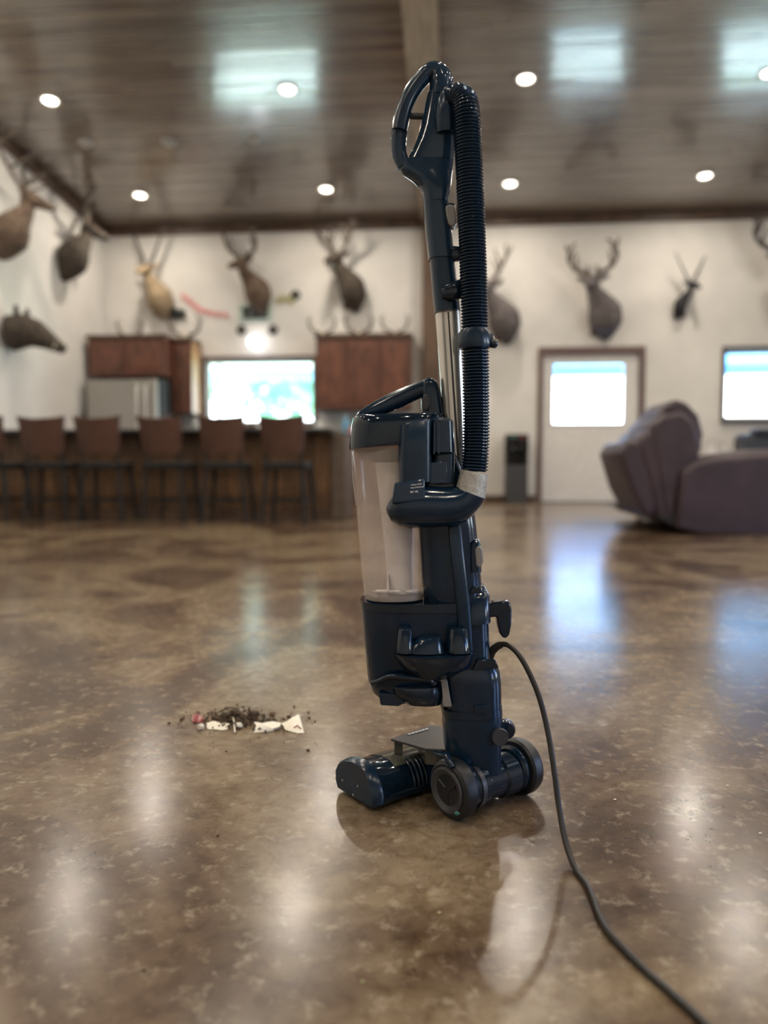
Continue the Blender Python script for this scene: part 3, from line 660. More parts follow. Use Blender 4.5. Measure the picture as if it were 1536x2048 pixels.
for q, h, lab in ((-.08, .27, 'pale tall vase on the end table, left of the pair'), (.085, .24, 'pale tall vase on the end table, right of the pair')):
    t = thing('vase', (p.x+q, 9.9, .531), lab, 'vase', 'vases on the end table')
    MB().lathe((p.x+q, 9.9, .532), UP, [(0, .04), (.02, .055), (h*.5, .06), (h*.8, .035), (h, .045)], 18).build('vase_body', M['white'], t, smooth=50)
    MB().lathe((p.x+q, 9.9, .532+h-.001), UP, [(0, .046), (.01, .046)], 18).build('rim', M['dull'], t, smooth=50)

# ================================================================== VACUUM CLEANER
D0 = 1.17
vac = thing('upright_vacuum', V(943, 1600, D0)*1, 'dark navy upright vacuum cleaner with clear dust cup standing on the brown floor', 'vacuum cleaner')
vac.location.z = 0; WL[vac.name] = Vector(vac.location)
def lo(name, rows, m, par=vac, smooth=50, n=None, label=None, cap=True, N=36):
    return MB().loft([sec(*r[:6], **({'n': r[6]} if len(r) > 6 else {}), N=N) for r in rows], cap).build(name, M[m], par, smooth=smooth, label=label)
# --- floor head (metric frame)
AX = Vector((.743, .669, 0)); FD = Vector((-.669, .743, 0))
HC = Vector((-.148, 1.172, 0))
prof = [(.050, .006), (.056, .018), (.056, .036), (.047, .050), (.030, .060), (.004, .067), (-.02, .067), (-.036, .060), (-.048, .046), (-.056, .028), (-.056, .012), (-.050, .006)]
def hs(a, sf=1., sz=1., z0=0.): return [HC + AX*a + FD*(f*sf) + UP*(z*sz+z0) for f, z in prof]
head = MB().loft([hs(.012, .97, .97), hs(.020, .97, .95), hs(.035, .93, .90), hs(.055, .92, .90), hs(.245, .92, .90)]).build('brush_housing', M['gloss'], vac, smooth=35)
MB().loft([hs(-.006, .90, .90, .003), hs(0, .99, .99), hs(.011, 1.0, 1.0)]).build('end_cap', M['navym'], vac, smooth=35)
MB().loft([hs(.246, 1.0, 1.0), hs(.257, .99, .99), hs(.262, .9, .9, .003)]).build('end_cap', M['navym'], vac, smooth=35)
for i in range(8):   # cooling ribs on the rear flank
    a = .075+i*.0085
    rb = MB(); rp = [HC + AX*a + FD*f + UP*z for f, z in ((-.030, .060), (-.043, .049), (-.052, .034), (-.0535, .020))]
    rb.tube(catmull(rp, 3), .0022, 6).build('rib', M['gloss'], vac, smooth=60)
pw = [HC + AX*.05 + FD*(f*.93) + UP*(z*.90+.0012) for f, z in prof[3:8]]
MB().prism(pw + [p-UP*.004 for p in pw[::-1]], AX*.125).build('brush_window', M['rib_lip'], vac, smooth=30)  # smoky window; its olive-grey also holds the room's reflection as colour
for f, z in ((.03, .025), (-.012, .03), (.0, .012)):
    MB().lathe(HC - AX*.006 + FD*f + UP*z, -AX, [(0, .0018), (.001, .0018)], 8).build('screw', M['button'], vac)
# window plate
pc = [onZ(781, 1477, .088), onZ(863, 1449, .088), onZ(925, 1462, .088), onZ(905, 1500, .084), onZ(850, 1497, .084)]
pl = MB().prism(pc, (0, 0, -.004)).build('cover_plate', M['hub'], vac, bevel=.0012)
q0, q1 = onZ(815, 1468, .0886), onZ(856, 1456, .0886)
lt = MB(); dq = (q1-q0)
for i in range(6):
    s0 = q0 + dq*(i/6); s1 = q0 + dq*((i+.72)/6); pv = FD*-.0045
    lt.prism([s0, s1, s1+pv, s0+pv], (0, 0, .0003))
lt.build('lettering', M['mark'], pl)
MB().prism([pc[0]+Vector((.006, .004, -.004)), pc[0]+Vector((.02, .0, -.004)), pc[0]+Vector((.02, .02, -.004)), pc[0]+Vector((.006, .02, -.004))], (0, 0, -.022)).build('plate_support', M['rib_lip'], pl)
MB().prism([pc[1]*.5+pc[0]*.5+Vector((.01, -.01, -.004)), pc[2]+Vector((-.01, .0, -.004)), pc[3]+Vector((-.01, .005, -.004)), pc[4]+Vector((.0, .006, -.004))], (0, 0, -.025)).build('neck_bridge', M['rib_lip'], vac, bevel=.002)
# linkage head to axle
WN = Vector((.004, 1.132, .0)); 
WC = WN + AX*.068
MB().loft([[WC + FD*f + AX*a + UP*z for a, z in ((-.05, .012), (.05, .012), (.05, h), (-.05, h))] for f, h in ((.0, .05), (.05, .055), (.09, .062))]).build('linkage', M['navym'], vac, bevel=.004)
# wheels
RWH = .0445
def wheel(c, sgn):
    c = c + UP*RWH
    w = MB().lathe(c, AX*sgn, [(-.013, .036), (-.012, RWH-.003), (-.008, RWH), (.004, RWH), (.010, RWH-.002), (.0135, RWH-.007), (.013, .033)], 44).build('wheel', M['tyre'], vac, smooth=35)
    MB().lathe(c, AX*sgn, [(.0128, .0345), (.016, .034), (.017, .031), (.011, .020), (.009, .016)], 36).build('hub_cap', M['hub'], w, smooth=35)
    MB().lathe(c, AX*sgn, [(.0085, .0155), (.0125, .012)], 24).build('hub_recess', M['black'], w, smooth=35)
    MB().lathe(c, AX*sgn, [(-.024, .032), (-.020, .0365), (-.015, .0365)], 36).build('hub_flange', M['navy'], w, smooth=35)
wheel(WN, -1); wheel(WN + AX*.142, 1)
MB().lathe(WN + UP*.040 + AX*.024, AX, [(0, .030), (.004, .033), (.026, .033), (.030, .029), (.062, .029), (.066, .033), (.092, .033), (.096, .03)], 36).build('axle_barrel', M['gloss'], vac, smooth=35)
MB().lathe(WN + UP*.040 + AX*.030, AX, [(0, .0345), (.008, .0345)], 36).build('axle_band', M['hub'], vac, smooth=35)
for q_ in (0, 1, 2):
    an = math.pi*2*q_/3+.5; e_ = FD*math.cos(an) + UP*math.sin(an); c_ = WN + UP*RWH - AX*.0125
    MB().tube([c_ + e_*.004, c_ + e_*.021], .0028, 6).build('hub_spoke', M['tyre'], vac)
MB().ell(V(914, 1627, 1.085), (.004, .003, .003), 8, 6).build('sticker', M['green'], vac)
# --- neck and lower housing
lo('neck', [(921, 1552, 1001, 1548, D0, .026, 3), (897, 1515, 1001, 1515, D0, .032, 3), (888, 1490, 1001, 1490, D0, .034, 3), (884, 1440, 1004, 1438, D0, .036, 3), (886, 1424, 1003, 1422, D0, .036, 3)], 'navym')
lo('neck_collar', [(883, 1425, 1004, 1423, D0, .038, 3), (881, 1411, 1003, 1408, D0, .038, 3)], 'navy')
MB().prism([V(948, 1410, D0-.037), V(972, 1409, D0-.037), V(971, 1425, D0-.037), V(949, 1425, D0-.037)], FW*-.004).build('collar_tab', M['navy'], vac, bevel=.0008)
lo('lower_housing', [(888, 1412, 1002, 1409, D0, .037, 3), (876, 1360, 1001, 1360, D0, .037, 3), (872, 1330, 998, 1338, D0, .036, 3), (880, 1316, 985, 1318, D0, .030, 3)], 'navy')
MB().prism([V(x, y_, D0-.034) for x, y_ in ((943, 1339), (997, 1335), (990, 1318), (955, 1318))], FW*-.006).build('shoulder_facet', M['gloss'], vac, bevel=.0015)
cpt = V(884, 1344, D0-.036)
lt_ = MB().prism([V(x, y_, D0-.0365) for x, y_ in ((876, 1334), (883, 1329), (891, 1333), (894, 1345), (892, 1358), (884, 1362), (876, 1357), (873, 1345))], FW*-.009).build('release_latch', M['button'], vac, bevel=.002, label='grey release latch')
MB().prism([V(x, y_, D0-.0365) for x, y_ in ((882, 1361), (894, 1359), (903, 1412), (887, 1412))], FW*-.004).build('latch_strip', M['button'], lt_, bevel=.001)
kn = V(1000, 1474, D0-.034)
MB().lathe(kn+FW*.03+RX*.014, -FW+RX*-.15, [(-.02, .012), (-.006, .0145), (0, .0145), (.004, .013)], 24).build('pivot_disc', M['navy'], vac, smooth=35)
MB().lathe(kn, -FW+RX*.25, [(-.03, .010), (-.004, .0125), (0, .0135), (.003, .0125)], 28).build('pivot_knob', M['hub'], vac, smooth=35)
MB().tube([V(868, 1505, 1.13), V(893, 1512, 1.12), V(905, 1535, 1.11)], [.004, .006, .004], 8).build('pedal', M['navy'], vac, smooth=50)
# --- base of dust cup
lo('cup_base', [(760, 1394, 880, 1398, D0+.01, .030, 3), (745, 1378, 884, 1385, D0+.01, .042, 3), (736, 1356, 900, 1356, D0+.01, .046, 3), (727, 1260, 960, 1260, D0+.01, .052, 3), (723, 1212, 960, 1212, D0+.01, .054, 3)], 'navy')
lo('cup_rim', [(722, 1211, 962, 1213, D0+.01, .0565, 3), (721, 1197, 960, 1195, D0+.01, .0565, 3)], 'gloss')
MB().prism([V(x, y_, D0-.034) for x, y_ in ((757, 1386), (814, 1390), (816, 1404), (796, 1413), (761, 1411))], FW*.05).build('base_foot', M['navy'], vac, bevel=.002)
rim = [V(x, y_, D0-d) for x, y_, d in ((744, 1366, .03), (758, 1362, .037), (778, 1353, .042), (800, 1354, .046), (835, 1357, .048), (858, 1360, .046), (868, 1368, .042))]
MB().tube(catmull(rim, 5), .0042, 8).build('ledge', M['gloss'], vac, smooth=60)
lo('base_bulge', [(806, 1400, 884, 1402, D0-.01, .030, 2.6), (780, 1375, 886, 1380, D0-.01, .040, 2.6), (778, 1364, 886, 1364, D0-.01, .037, 2.6)], 'gloss')
# --- accessory shelf with two pegs
lo('accessory_shelf', [(826, 1352, 900, 1352, D0-.03, .022, 2.6), (800, 1330, 940, 1332, D0-.035, .030, 2.6), (789, 1309, 946, 1308, D0-.038, .036, 2.6), (787, 1303, 948, 1302, D0-.038, .037, 2.6)], 'navy')
for (a, b, c, d, y0, y1) in ((791, 828, 796, 824, 1303, 1255), (893, 941, 898, 934, 1303, 1256)):
    lo('peg', [(a, y0, b, y0, D0-.05, .016, 2.4), (c, y1+2, d, y1+2, D0-.05, .012, 2.4), (c+3, y1-1, d-3, y1-1, D0-.05, .010, 2.4)], 'gloss')
lo('peg_dome', [(812, 1304, 890, 1304, D0-.05, .016, 2.2), (822, 1286, 886, 1286, D0-.05, .014, 2.2), (842, 1275, 882, 1274, D0-.05, .009, 2.2)], 'navy')
# --- spine
lo('spine', [(880, 1345, 979, 1320, D0, .034, 3.4), (884, 1236, 975, 1236, D0, .034, 3.4), (848, 1196, 962, 1196, D0-.0, .040, 3.4), (844, 1160, 961, 1160, D0, .040, 3.4), (837, 1060, 951, 1055, D0, .040, 3.4), (830, 1000, 944, 1000, D0, .040, 3.4), (820, 900, 908, 900, D0+.005, .036, 3.4)], 'navy')
lo('spine_ridge', [(918, 1300, 946, 1300, D0-.034, .008, 3), (912, 1210, 940, 1210, D0-.04, .008, 3), (896, 1056, 922, 1055, D0-.042, .008, 3), (898, 1050, 920, 1050, D0-.042, .006, 3)], 'navym')
lo('cord_block', [(916, 1240, 979, 1238, D0-.002, .038, 3.4), (922, 1190, 977, 1187, D0-.002, .037, 3.4), (932, 1184, 975, 1182, D0-.002, .033, 3), (940, 1170, 968, 1168, D0-.002, .020, 3)], 'navy')
MB().prism([V(x, y_, D0-.036) for x, y_ in ((938, 1186), (966, 1185), (960, 1172), (946, 1172))], FW*-.005).build('shoulder_facet', M['gloss'], vac, bevel=.0015)
hk = MB().prism([V(x, y_, D0-.01) for x, y_ in ((976, 1209), (984, 1206), (1014, 1202), (1021, 1206), (1024, 1222), (1023, 1250), (1019, 1270), (1013, 1277), (1006, 1276), (1000, 1268), (996, 1250), (994, 1234), (976, 1236))], FW*.022).build('cord_hook', M['gloss'], vac, bevel=.004)
lo('switch_housing', [(934, 1142, 962, 1142, D0-.02, .020, 3), (936, 1084, 960, 1083, D0-.02, .020, 3), (938, 1078, 955, 1077, D0-.02, .014, 3)], 'navy')
MB().prism([V(x, y_, D0-.041) for x, y_ in ((950, 1099), (954, 1092), (961, 1092), (966, 1100), (967, 1124), (963, 1134), (957, 1136), (952, 1130))], FW*.012).build('power_switch', M['button'], vac, bevel=.003, label='grey oval power switch')
# --- dust cup
cupo = MB().loft([sec(729, 1194, 850, 1192, D0+.012, .050, 2.3), sec(722, 1130, 850, 1130, D0+.012, .052, 2.3), sec(712, 1010, 856, 1010, D0+.012, .053, 2.3), sec(703, 903, 860, 903, D0+.012, .054, 2.3), sec(701, 893, 860, 893, D0+.012, .055, 2.3)], False).build('dust_cup', M['cup'], vac, smooth=50)
lo('cyclone_core', [(778, 1183, 826, 1183, D0+.015, .026, 2), (772, 1120, 824, 1120, D0+.015, .028, 2), (760, 1010, 826, 1010, D0+.015, .030, 2), (750, 925, 834, 925, D0+.015, .032, 2)], 'cyclone', cupo)
lo('filter_funnel', [(752, 926, 838, 922, D0+.014, .028, 2), (722, 912, 845, 906, D0+.013, .040, 2), (708, 900, 852, 896, D0+.013, .048, 2)], 'funnel', cupo)
MB().prism([V(773, 1186, D0-.012), V(779, 1186, D0-.012), V(777, 900+250, D0-.012), V(774, 1150, D0-.012)], FW*.03).build('cup_fin', M['cyclone'], cupo)
lo('cup_floor', [(733, 1193, 846, 1191, D0+.012, .046, 2.3), (735, 1187, 845, 1186, D0+.012, .045, 2.3)], 'funnel', cupo)
dz_ = MB()
for i in range(60):
    q = V(random.uniform(745, 835), 1183, D0+.012+random.uniform(-.035, .03)); s = random.uniform(.0015, .005)
    dz_.ell(q, (s*1.4, s, s*.7), 6, 4)
dz_.build('trapped_dust', M['cyclone'], cupo, kind='stuff')
MB().tube([V(703, 903, D0+.06), V(706, 960, D0+.055), V(712, 1010, D0+.05)], .001, 4).build('cup_seam', M['tape'], cupo)
# --- lid, handle
lo('cup_lid', [(699, 899, 862, 886, D0+.012, .058, 2.8), (699, 893, 864, 880, D0+.012, .0585, 2.8), (703, 852, 880, 848, D0+.010, .056, 2.8), (706, 838, 885, 834, D0+.008, .053, 2.8), (712, 832, 885, 829, D0+.008, .048, 2.8)], 'gloss')
hb = [((711, 832), (716, 838)), ((718, 822), (730, 834)), ((745, 805), (766, 830)), ((780, 786), (806, 815)), ((812, 773), (832, 802)), ((838, 763), (842, 796)), ((854, 757), (846, 800))]
MB().loft([sec(a[0], a[1], b[0], b[1], D0+.005, .014, 2.6, 20) for a, b in hb]).build('carry_handle', M['navy'], vac, smooth=50)
MB().loft([sec(*r, 3, 24) for r in ((844, 832, 889, 832, D0+.004, .017), (842, 815, 886, 815, D0+.004, .017), (842, 790, 881, 785, D0+.004, .016), (842, 772, 877, 768, D0+.004, .015), (845, 761, 871, 760, D0+.004, .013), (853, 756.5, 862, 756.5, D0+.004, .008))]).build('handle_post', M['navy'], vac, smooth=50)
MB().prism([V(x, y_, D0-.013) for x, y_ in ((843, 806), (846, 793), (852, 788), (858, 795), (859, 812), (854, 821), (847, 820))], FW*-.005).build('trigger', M['hub'], vac, bevel=.0015, label='grey trigger button')
# --- motor block
lo('motor_block', [(797, 966, 862, 962, D0-.02, .045, 5), (796, 905, 862, 900, D0-.02, .045, 5), (799, 853, 862, 842, D0-.02, .045, 5), (803, 849, 860, 838, D0-.02, .042, 4)], 'navym')
lo('duct_block', [(858, 966, 907, 964, D0-.012, .042, 4), (862, 912, 908, 908, D0-.012, .042, 4), (856, 905, 908, 905, D0-.014, .048, 4), (858, 842, 904, 846, D0-.014, .048, 4), (862, 836, 899, 840, D0-.014, .042, 3)], 'navy')
MB().prism([V(x, y_, D0-.055) for x, y_ in ((860, 925), (893, 923), (895, 966), (860, 968))], FW*.004).build('duct_panel', M['navyl'], vac, bevel=.001)
for x_ in (868, 877): MB().prism([V(x_, 846, D0-.062), V(x_+2.5, 846, D0-.062), V(x_+2, 908, D0-.062), V(x_-1, 908, D0-.062)], FW*.002).build('groove', M['navyl'], vac)
# --- hose elbow and label collar
el = [((772, 1017), (775, 1029)), ((778, 1003), (783, 1043)), ((790, 985), (800, 1052)), ((812, 974), (820, 1056)), ((835, 970), (840, 1056)), ((862, 972), (866, 1055)), ((885, 974), (900, 1053)), ((902, 973), (926, 1046)), ((912, 973), (944, 1032)), ((914, 974), (960, 1014)), ((913, 976), (970, 998))]
MB().loft([sec(a[0], a[1], b[0], b[1], D0-.045, dh, 2.2, 28) for (a, b), dh in zip(el, (.008, .018, .026, .03, .03, .029, .028, .027, .026, .025, .0245))]).build('hose_elbow', M['navy'], vac, smooth=50)
lb = MB().prism([V(x, y_, D0-.074) for x, y_ in ((789, 966), (850, 957), (850, 1001), (783, 1008))], FW*.02).build('elbow_plate', M['navyl'], vac, bevel=.003)
mk = MB()
for (a, b, y0, h_) in ((822, 833, 970, 2), (834, 844, 968.5, 2), (821, 830, 976, 2), (831, 848, 974.5, 2), (820.5, 827, 984, 3.6), (830, 836, 983.2, 3.6)):
    mk.prism([V(a, y0-h_/2, D0-.0742), V(b, y0-h_/2-(b-a)*.07, D0-.0742), V(b, y0+h_/2-(b-a)*.07, D0-.0742), V(a, y0+h_/2, D0-.0742)], FW*-.0004)
mk.build('printed_marks', M['mark'], lb)
# tape cuff
cf = []
for i in range(41):
    q = i/40; w_ = 1.3*math.sin(i*2.1)
    cf.append(sec(912+10*q-w_, 976-38*q, 970+6*q+w_, 998-48*q, D0-.045, .0235-.0015*q, 2, 28))
MB().loft(cf).build('tape_cuff', M['tape'], vac, smooth=70, label='cuff wrapped in white tape')
# --- hose
hp = [(905, 262, .0), (893, 235, -.004), (896, 208, -.012), (912, 195, -.022), (927, 203, -.03), (933, 230, -.035), (935, 270, -.036), (938, 330, -.036), (941, 400, -.036), (944.5, 480, -.037), (947, 560, -.038), (949, 620, -.039), (950.5, 700, -.040), (952, 780, -.041), (952.5, 850, -.042), (951, 905, -.044), (948.5, 943, -.045)]
path = catmull([V(x, y_, D0+d) for x, y_, d in hp], 60)
acc = [0]
for i in range(1, len(path)): acc.append(acc[-1]+(path[i]-path[i-1]).length)
pitch = .0046; n_ = int(acc[-1]/pitch*5); res = []; j = 0; rad = []
for i in range(n_+1):
    sN = acc[-1]*i/n_
    while j < len(acc)-2 and acc[j+1] < sN: j += 1
    q = (sN-acc[j])/max(1e-9, acc[j+1]-acc[j]); res.append(path[j].lerp(path[j+1], q))
    rad.append(.0182 + .0017*(1 if i % 5 in (1, 2) else (-1 if i % 5 == 4 else 0)))
MB().tube(res, rad, 28).build('hose', M['hosem'], vac, smooth=35)
lo('hose_clip', [(919, 698, 981, 696, D0-.040, .0235, 2.1), (915, 690, 984, 690, D0-.040, .0245, 2.1), (916, 668, 981, 668, D0-.040, .024, 2.1), (922, 660, 976, 659, D0-.040, .0225, 2.1)], 'navym')
MB().tube([V(976, 680, D0-.04), V(984, 686, D0-.045), V(990, 688, D0-.05), V(993, 688.5, D0-.053)], [.012, .007, .0065, .003], 12).build('clip_knob', M['gloss'], vac, smooth=60)
# --- wand
lo('metal_wand', [(893, 945, 938, 945, D0+.004, .017, 2.4), (885, 820, 932, 820, D0+.004, .0175, 2.4), (870, 620, 921, 620, D0+.004, .018, 2.4)], 'steelw')
MB().prism([V(x, y_, D0-.0142) for x, y_ in ((895, 624), (898, 624), (921, 945), (916, 945))], FW*.002).build('wand_groove', M['dgrey'], vac)
MB().prism([V(x, y_, D0-.0142) for x, y_ in ((884, 624), (887, 624), (905, 945), (901, 945))], FW*.002).build('wand_groove', M['steel'], vac)
lo('wand_socket', [(869, 627, 921, 623, D0, .0225, 2.6), (866, 600, 918, 598, D0, .0225, 2.6), (859, 521, 908, 519, D0, .021, 2.6)], 'navym')
MB().loft([sec(882, 572, 884, 598, D0-.022, .006, 2.4, 18), sec(898, 567, 900, 602, D0-.026, .010, 2.4, 18), sec(915, 560, 918, 600, D0-.024, .010, 2.4, 18), sec(926, 558, 928, 590, D0-.02, .008, 2.4, 18)]).build('hose_bracket', M['gloss'], vac, smooth=50)
lo('upper_tube', [(857, 521, 908, 519, D0, .0225, 2.6), (851, 470, 904, 470, D0, .0225, 2.6), (846, 410, 897, 408, D0, .022, 2.6)], 'navyl')
MB().loft([sec(903, 492, 903, 524, D0-.01, .008, 3, 16), sec(921, 494, 921, 522, D0-.012, .007, 3, 16)]).build('tube_hook', M['navy'], vac, smooth=50)
lo('button_housing', [(890, 459, 908, 457, D0-.008, .010, 2.4), (888, 445, 914, 448, D0-.010, .014, 2.4), (888, 412, 910, 412, D0-.010, .013, 2.4)], 'navy')
MB().prism([V(x, y_, D0-.0255) for x, y_ in ((891, 412), (900, 408), (910, 411), (913, 432), (912, 447), (905, 454), (897, 446), (893, 430))], FW*.010).build('wand_button', M['button'], vac, bevel=.002, label='grey release button')
# --- top handle
lo('handle_neck', [(846, 410, 896, 407, D0, .0225, 2.5), (845, 392, 899, 392, D0, .0225, 2.5), (840, 377, 901, 377, D0, .0225, 2.5), (826, 362, 903, 362, D0, .021, 2.4), (808, 351, 904, 350, D0, .019, 2.3), (798, 338, 906, 338, D0, .0175, 2.2), (797, 322, 907, 322, D0, .0165, 2.2)], 'navyl')
lo('handle_stem', [(812, 324, 907, 322, D0, .0165, 2.2), (822, 305, 909, 303, D0, .018, 2.2), (832, 283, 910, 280, D0, .019, 2.2), (840, 258, 911, 255, D0, .019, 2.2), (845, 232, 911, 228, D0, .018, 2.2), (850, 208, 910, 202, D0, .017, 2.2), (855, 188, 906, 184, D0, .016, 2.2)], 'navyl')
gp = [(808, 333, 14), (799, 310, 15), (797.5, 285, 16), (799, 262, 16.5), (804, 236, 16.5), (811, 212, 16), (821, 190, 16), (834, 170, 16), (848, 153, 15.5), (862, 143, 17), (874, 146, 20), (882, 160, 23), (883, 178, 24), (881, 196, 24)]
gpp = catmull([V(a, b, D0) for a, b, _ in gp], 5); gr = []
for i in range(len(gp)-1):
    for k in range(5): gr.append((gp[i][2]*(1-k/5)+gp[i+1][2]*k/5)*D0/FPX)
gr.append(gp[-1][2]*D0/FPX)
MB().tube(gpp, gr, 18).build('grip', M['navyl'], vac, smooth=60)
gi = catmull([V(a, b, D0-.006) for a, b, _ in gp[3:9]], 5)
MB().tube(gi, [.0115]*len(gi), 16).build('grip_sleeve', M['navym'], vac, smooth=60)
MB().tube([V(812, 232, D0+.004), V(850, 233, D0+.004)], .005, 8).build('grip_bar', M['dgrey'], vac, smooth=60)
lo('hose_socket', [(870, 270, 915, 268, D0-.012, .016, 2.2), (866, 240, 914, 236, D0-.014, .019, 2.1), (870, 205, 912, 200, D0-.014, .018, 2.1), (880, 184, 906, 180, D0-.012, .012, 2.1)], 'navym')
# --- power cord
cp = [V(976, 1318, 1.165), V(984, 1302, 1.163), V(994, 1292, 1.16), V(1006, 1288, 1.155), V(1022, 1294, 1.145), V(1042, 1316, 1.13), V(1064, 1358, 1.115), V(1082, 1406, 1.10), V(1097, 1470, 1.08), V(1109, 1545, 1.055), V(1119, 1620, 1.03), V(1133, 1690, 1.0), V(1152, 1746, .966), V(1176, 1798, .925)]
cp += [onZ(x, y_, .0045) for x, y_ in ((1205, 1846), (1240, 1890), (1290, 1940), (1345, 1988), (1412, 2050), (1500, 2140), (1620, 2300))]
for p_ in cp: p_.z = max(p_.z, .0045)
MB().tube(catmull(cp, 8), .0040, 10).build('power_cord', M['cord'], vac, smooth=70)
MB().tube(catmull([V(977, 1320, 1.166), V(984, 1303, 1.163), V(994, 1293, 1.16), V(1003, 1289, 1.157)], 5), [.0068-.0012*i/15 for i in range(16)], 12).build('cord_sleeve', M['cord'], vac, smooth=50)

# ================================================================== DIRT PILE
cr_ = MB(); 
def G(px, py): return onZ(px, py, 0)
for i in range(520):
    px = random.gauss(478, 55) if i < 400 else random.uniform(330, 640); py = random.gauss(1442, 10) if i < 400 else random.gauss(1450, 26)
    if px < 345 or px > 640 or py < 1408: continue
    c = G(px, py); s = random.uniform(.0006, .0045 if i < 400 else .0018)
    c.z = s*.6 + (random.uniform(0, .010)*max(0, 1-abs(px-480)/90) if i < 400 else 0)
    rt = Matrix.Rotation(random.uniform(0, 6), 3, random.choice('XYZ'))
    cr_.add([c+rt @ Vector(v)*s for v in ((1, 0, -.5), (-.6, .9, -.5), (-.6, -.8, -.4), (.1, .1, .9))], [(0, 1, 2), (0, 1, 3), (1, 2, 3), (2, 0, 3)])
tag(cr_.build('dirt_crumbs', M['crumb'], kind='stuff'), 'heap of brown dirt crumbs swept together on the floor', 'dirt')
def clump(px, py, s, m, label, zs=.6, name='debris_clump', cat='debris', grp='brown clumps in the dirt pile'):
    c = G(px, py); a = MB(); rr = []
    for j in range(1, 6):
        th = math.pi*j/6; rr.append([c + Vector((math.sin(th)*math.cos(k*.785)*s*random.uniform(.7, 1.25), math.sin(th)*math.sin(k*.785)*s*random.uniform(.7, 1.1), s*zs*(1+math.cos(th)*random.uniform(.8, 1.)))) for k in range(8)])
    a.loft(rr); return tag(a.build(name, M[m]), label, cat, grp)
for px, py, s, lab in ((452, 1436, .011, 'dark brown clump at the left of the heap'), (470, 1432, .013, 'largest dark clump in the middle of the heap'), (489, 1440, .010, 'dark clump right behind the cream lump'), (508, 1434, .012, 'dark clump at the right of the heap'), (432, 1441, .008, 'small brown clump beside the red wrapper'), (545, 1432, .008, 'tawny dry leaf bit behind the paper strip'), (578, 1436, .005, 'small dark bit behind the paper triangle'), (338, 1448, .004, 'dark crumb lying apart at the far left of the pile'), (366, 1438, .004, 'brown crumb left of the red wrapper')):
    clump(px, py, s, 'leafy' if 'leaf' in lab or 'brown crumb' in lab else 'crumb', lab)
def twig(a, b, m, label):
    p, q = G(*a), G(*b); tag(MB().tube([p+UP*.003, (p+q)/2+UP*.010, q+UP*.003], [.0018, .0015, .001], 6).build('twig', M[m]), label, 'twig', 'twigs in the dirt pile')
twig((436, 1428), (478, 1420), 'crumb', 'dark twig along the back of the dirt pile'); twig((500, 1430), (530, 1440), 'crumb', 'dark twig at the right of the dirt pile'); twig((470, 1468), (466, 1438), 'paper', 'pale thin straw standing out toward the camera')
def scrap(grid, m, label, name='paper_scrap', cat='paper'):
    rows = [[onZ(x, y_, 0) + UP*z for x, y_, z in r] for r in grid]; n = len(rows[0]); a = MB()
    vs = [p for r in rows for p in r] + [p+UP*.0006 for r in rows for p in r]; h = len(rows)*n; fs = []
    for i in range(len(rows)-1):
        for j in range(n-1):
            k = i*n+j; fs += [(k, k+1, k+n+1, k+n), (h+k, h+k+1, h+k+n+1, h+k+n)]
    bd = [j for j in range(n)] + [i*n+n-1 for i in range(1, len(rows))] + [(len(rows)-1)*n+j for j in range(n-2, -1, -1)] + [i*n for i in range(len(rows)-2, 0, -1)]
    for i in range(len(bd)): a0, b0 = bd[i], bd[(i+1) % len(bd)]; fs.append((a0, b0, h+b0, h+a0))
    a.add(vs, fs); return tag(a.build(name, M[m], smooth=40), label, cat)
scrap([[(414, 1451, .005), (428, 1449, .007), (445, 1451, .004), (460, 1453, .006)], [(412, 1455, .003), (428, 1455, .008), (445, 1457, .003), (458, 1456, .006)], [(416, 1460, .001), (428, 1460, .001), (445, 1462, .001), (455, 1460, .001)]], 'paper', 'crumpled pale paper scrap in front of the dark clumps')
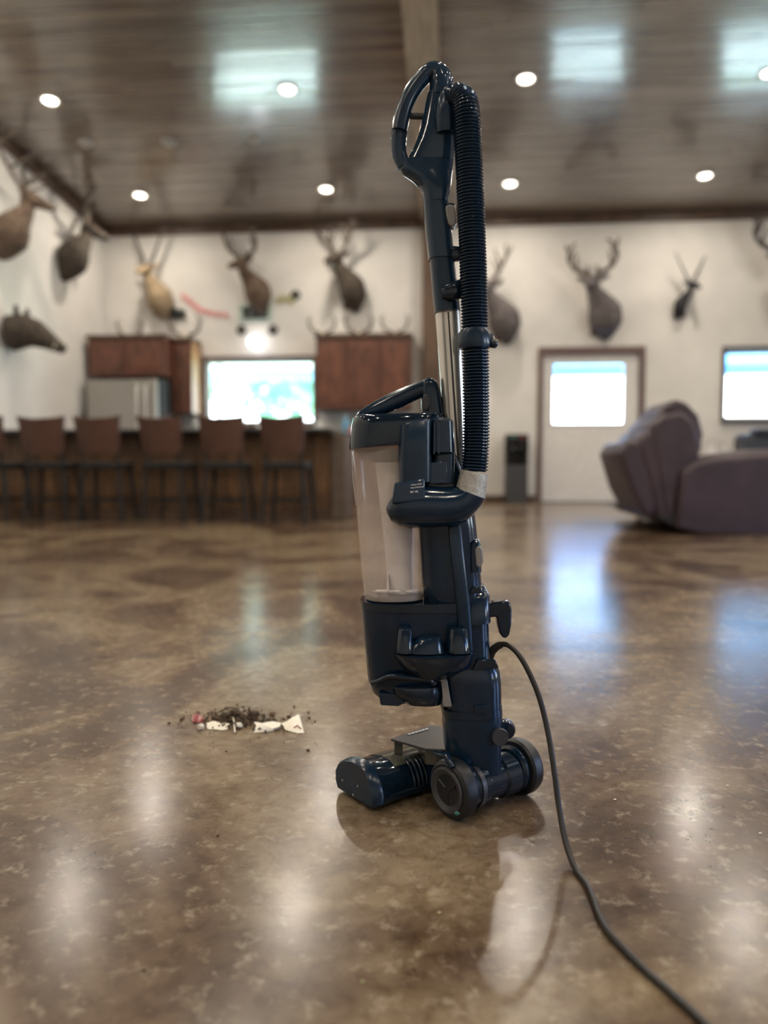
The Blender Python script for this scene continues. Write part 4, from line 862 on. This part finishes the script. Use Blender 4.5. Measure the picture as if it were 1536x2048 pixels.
scrap([[(507, 1452, .008), (525, 1452, .006), (545, 1450, .007), (562, 1451, .005)], [(513, 1460, .009), (528, 1461, .012), (545, 1464, .006), (560, 1461, .008)], [(507, 1467, .001), (530, 1466, .001), (548, 1462, .001), (560, 1459, .001)]], 'paper', 'twisted pale paper strip at the right of the pile')
tri = scrap([[(562, 1452, .004), (574, 1449, .007), (586, 1444, .010), (598, 1437, .009)], [(567, 1458, .006), (579, 1457, .010), (591, 1454, .011), (603, 1452, .006)], [(570, 1462, .002), (584, 1465, .001), (596, 1468, .001), (608, 1467, .001)]], 'paper', 'cream triangular paper corner standing up at the pile\'s right end')
MB().tube([onZ(588, 1463, .0)+UP*.008, onZ(595, 1460, 0)+UP*.0095, onZ(602, 1463, 0)+UP*.0055], .0012, 5).build('red_mark', M['red'], tri)
clump(402, 1460, .0075, 'puff', 'round white puff at the pile\'s left front', .9, 'white_puff', 'fluff', None)
clump(478, 1456, .0085, 'puff', 'cream lump in front of the middle of the pile', .7, 'cream_lump', 'fluff', None)
wr = scrap([[(384, 1438, .007), (394, 1437, .011), (405, 1439, .007)], [(384, 1442, .006), (396, 1443, .008), (407, 1443, .005)], [(386, 1447, .001), (396, 1448, .002), (405, 1447, .001)]], 'red', 'shiny red wrapper at the left of the dirt pile', 'wrapper', 'wrapper')
for px, py, s, m_, lab in ((1230, 1600, .0022, 'puff', 'white speck on the floor right of the cord'), (1520, 1668, .0025, 'puff', 'white speck near the right picture edge'), (1455, 1572, .002, 'puff', 'white speck far right beyond the cord'), (878, 1827, .0022, 'olive', 'yellow speck in the vacuum reflection'), (725, 1965, .002, 'olive', 'yellow speck near the bottom of the picture'), (436, 1672, .002, 'crumb', 'dark speck on the floor in front of the pile'), (452, 1503, .002, 'crumb', 'dark crumb just in front of the pile'), (616, 1502, .0035, 'crumb', 'dark crumb between pile and vacuum head'), (288, 1941, .002, 'crumb', 'dark speck near the lower left')):
    clump(px, py, s, m_, lab, .5, 'crumb', 'crumb', 'scattered specks on the floor')
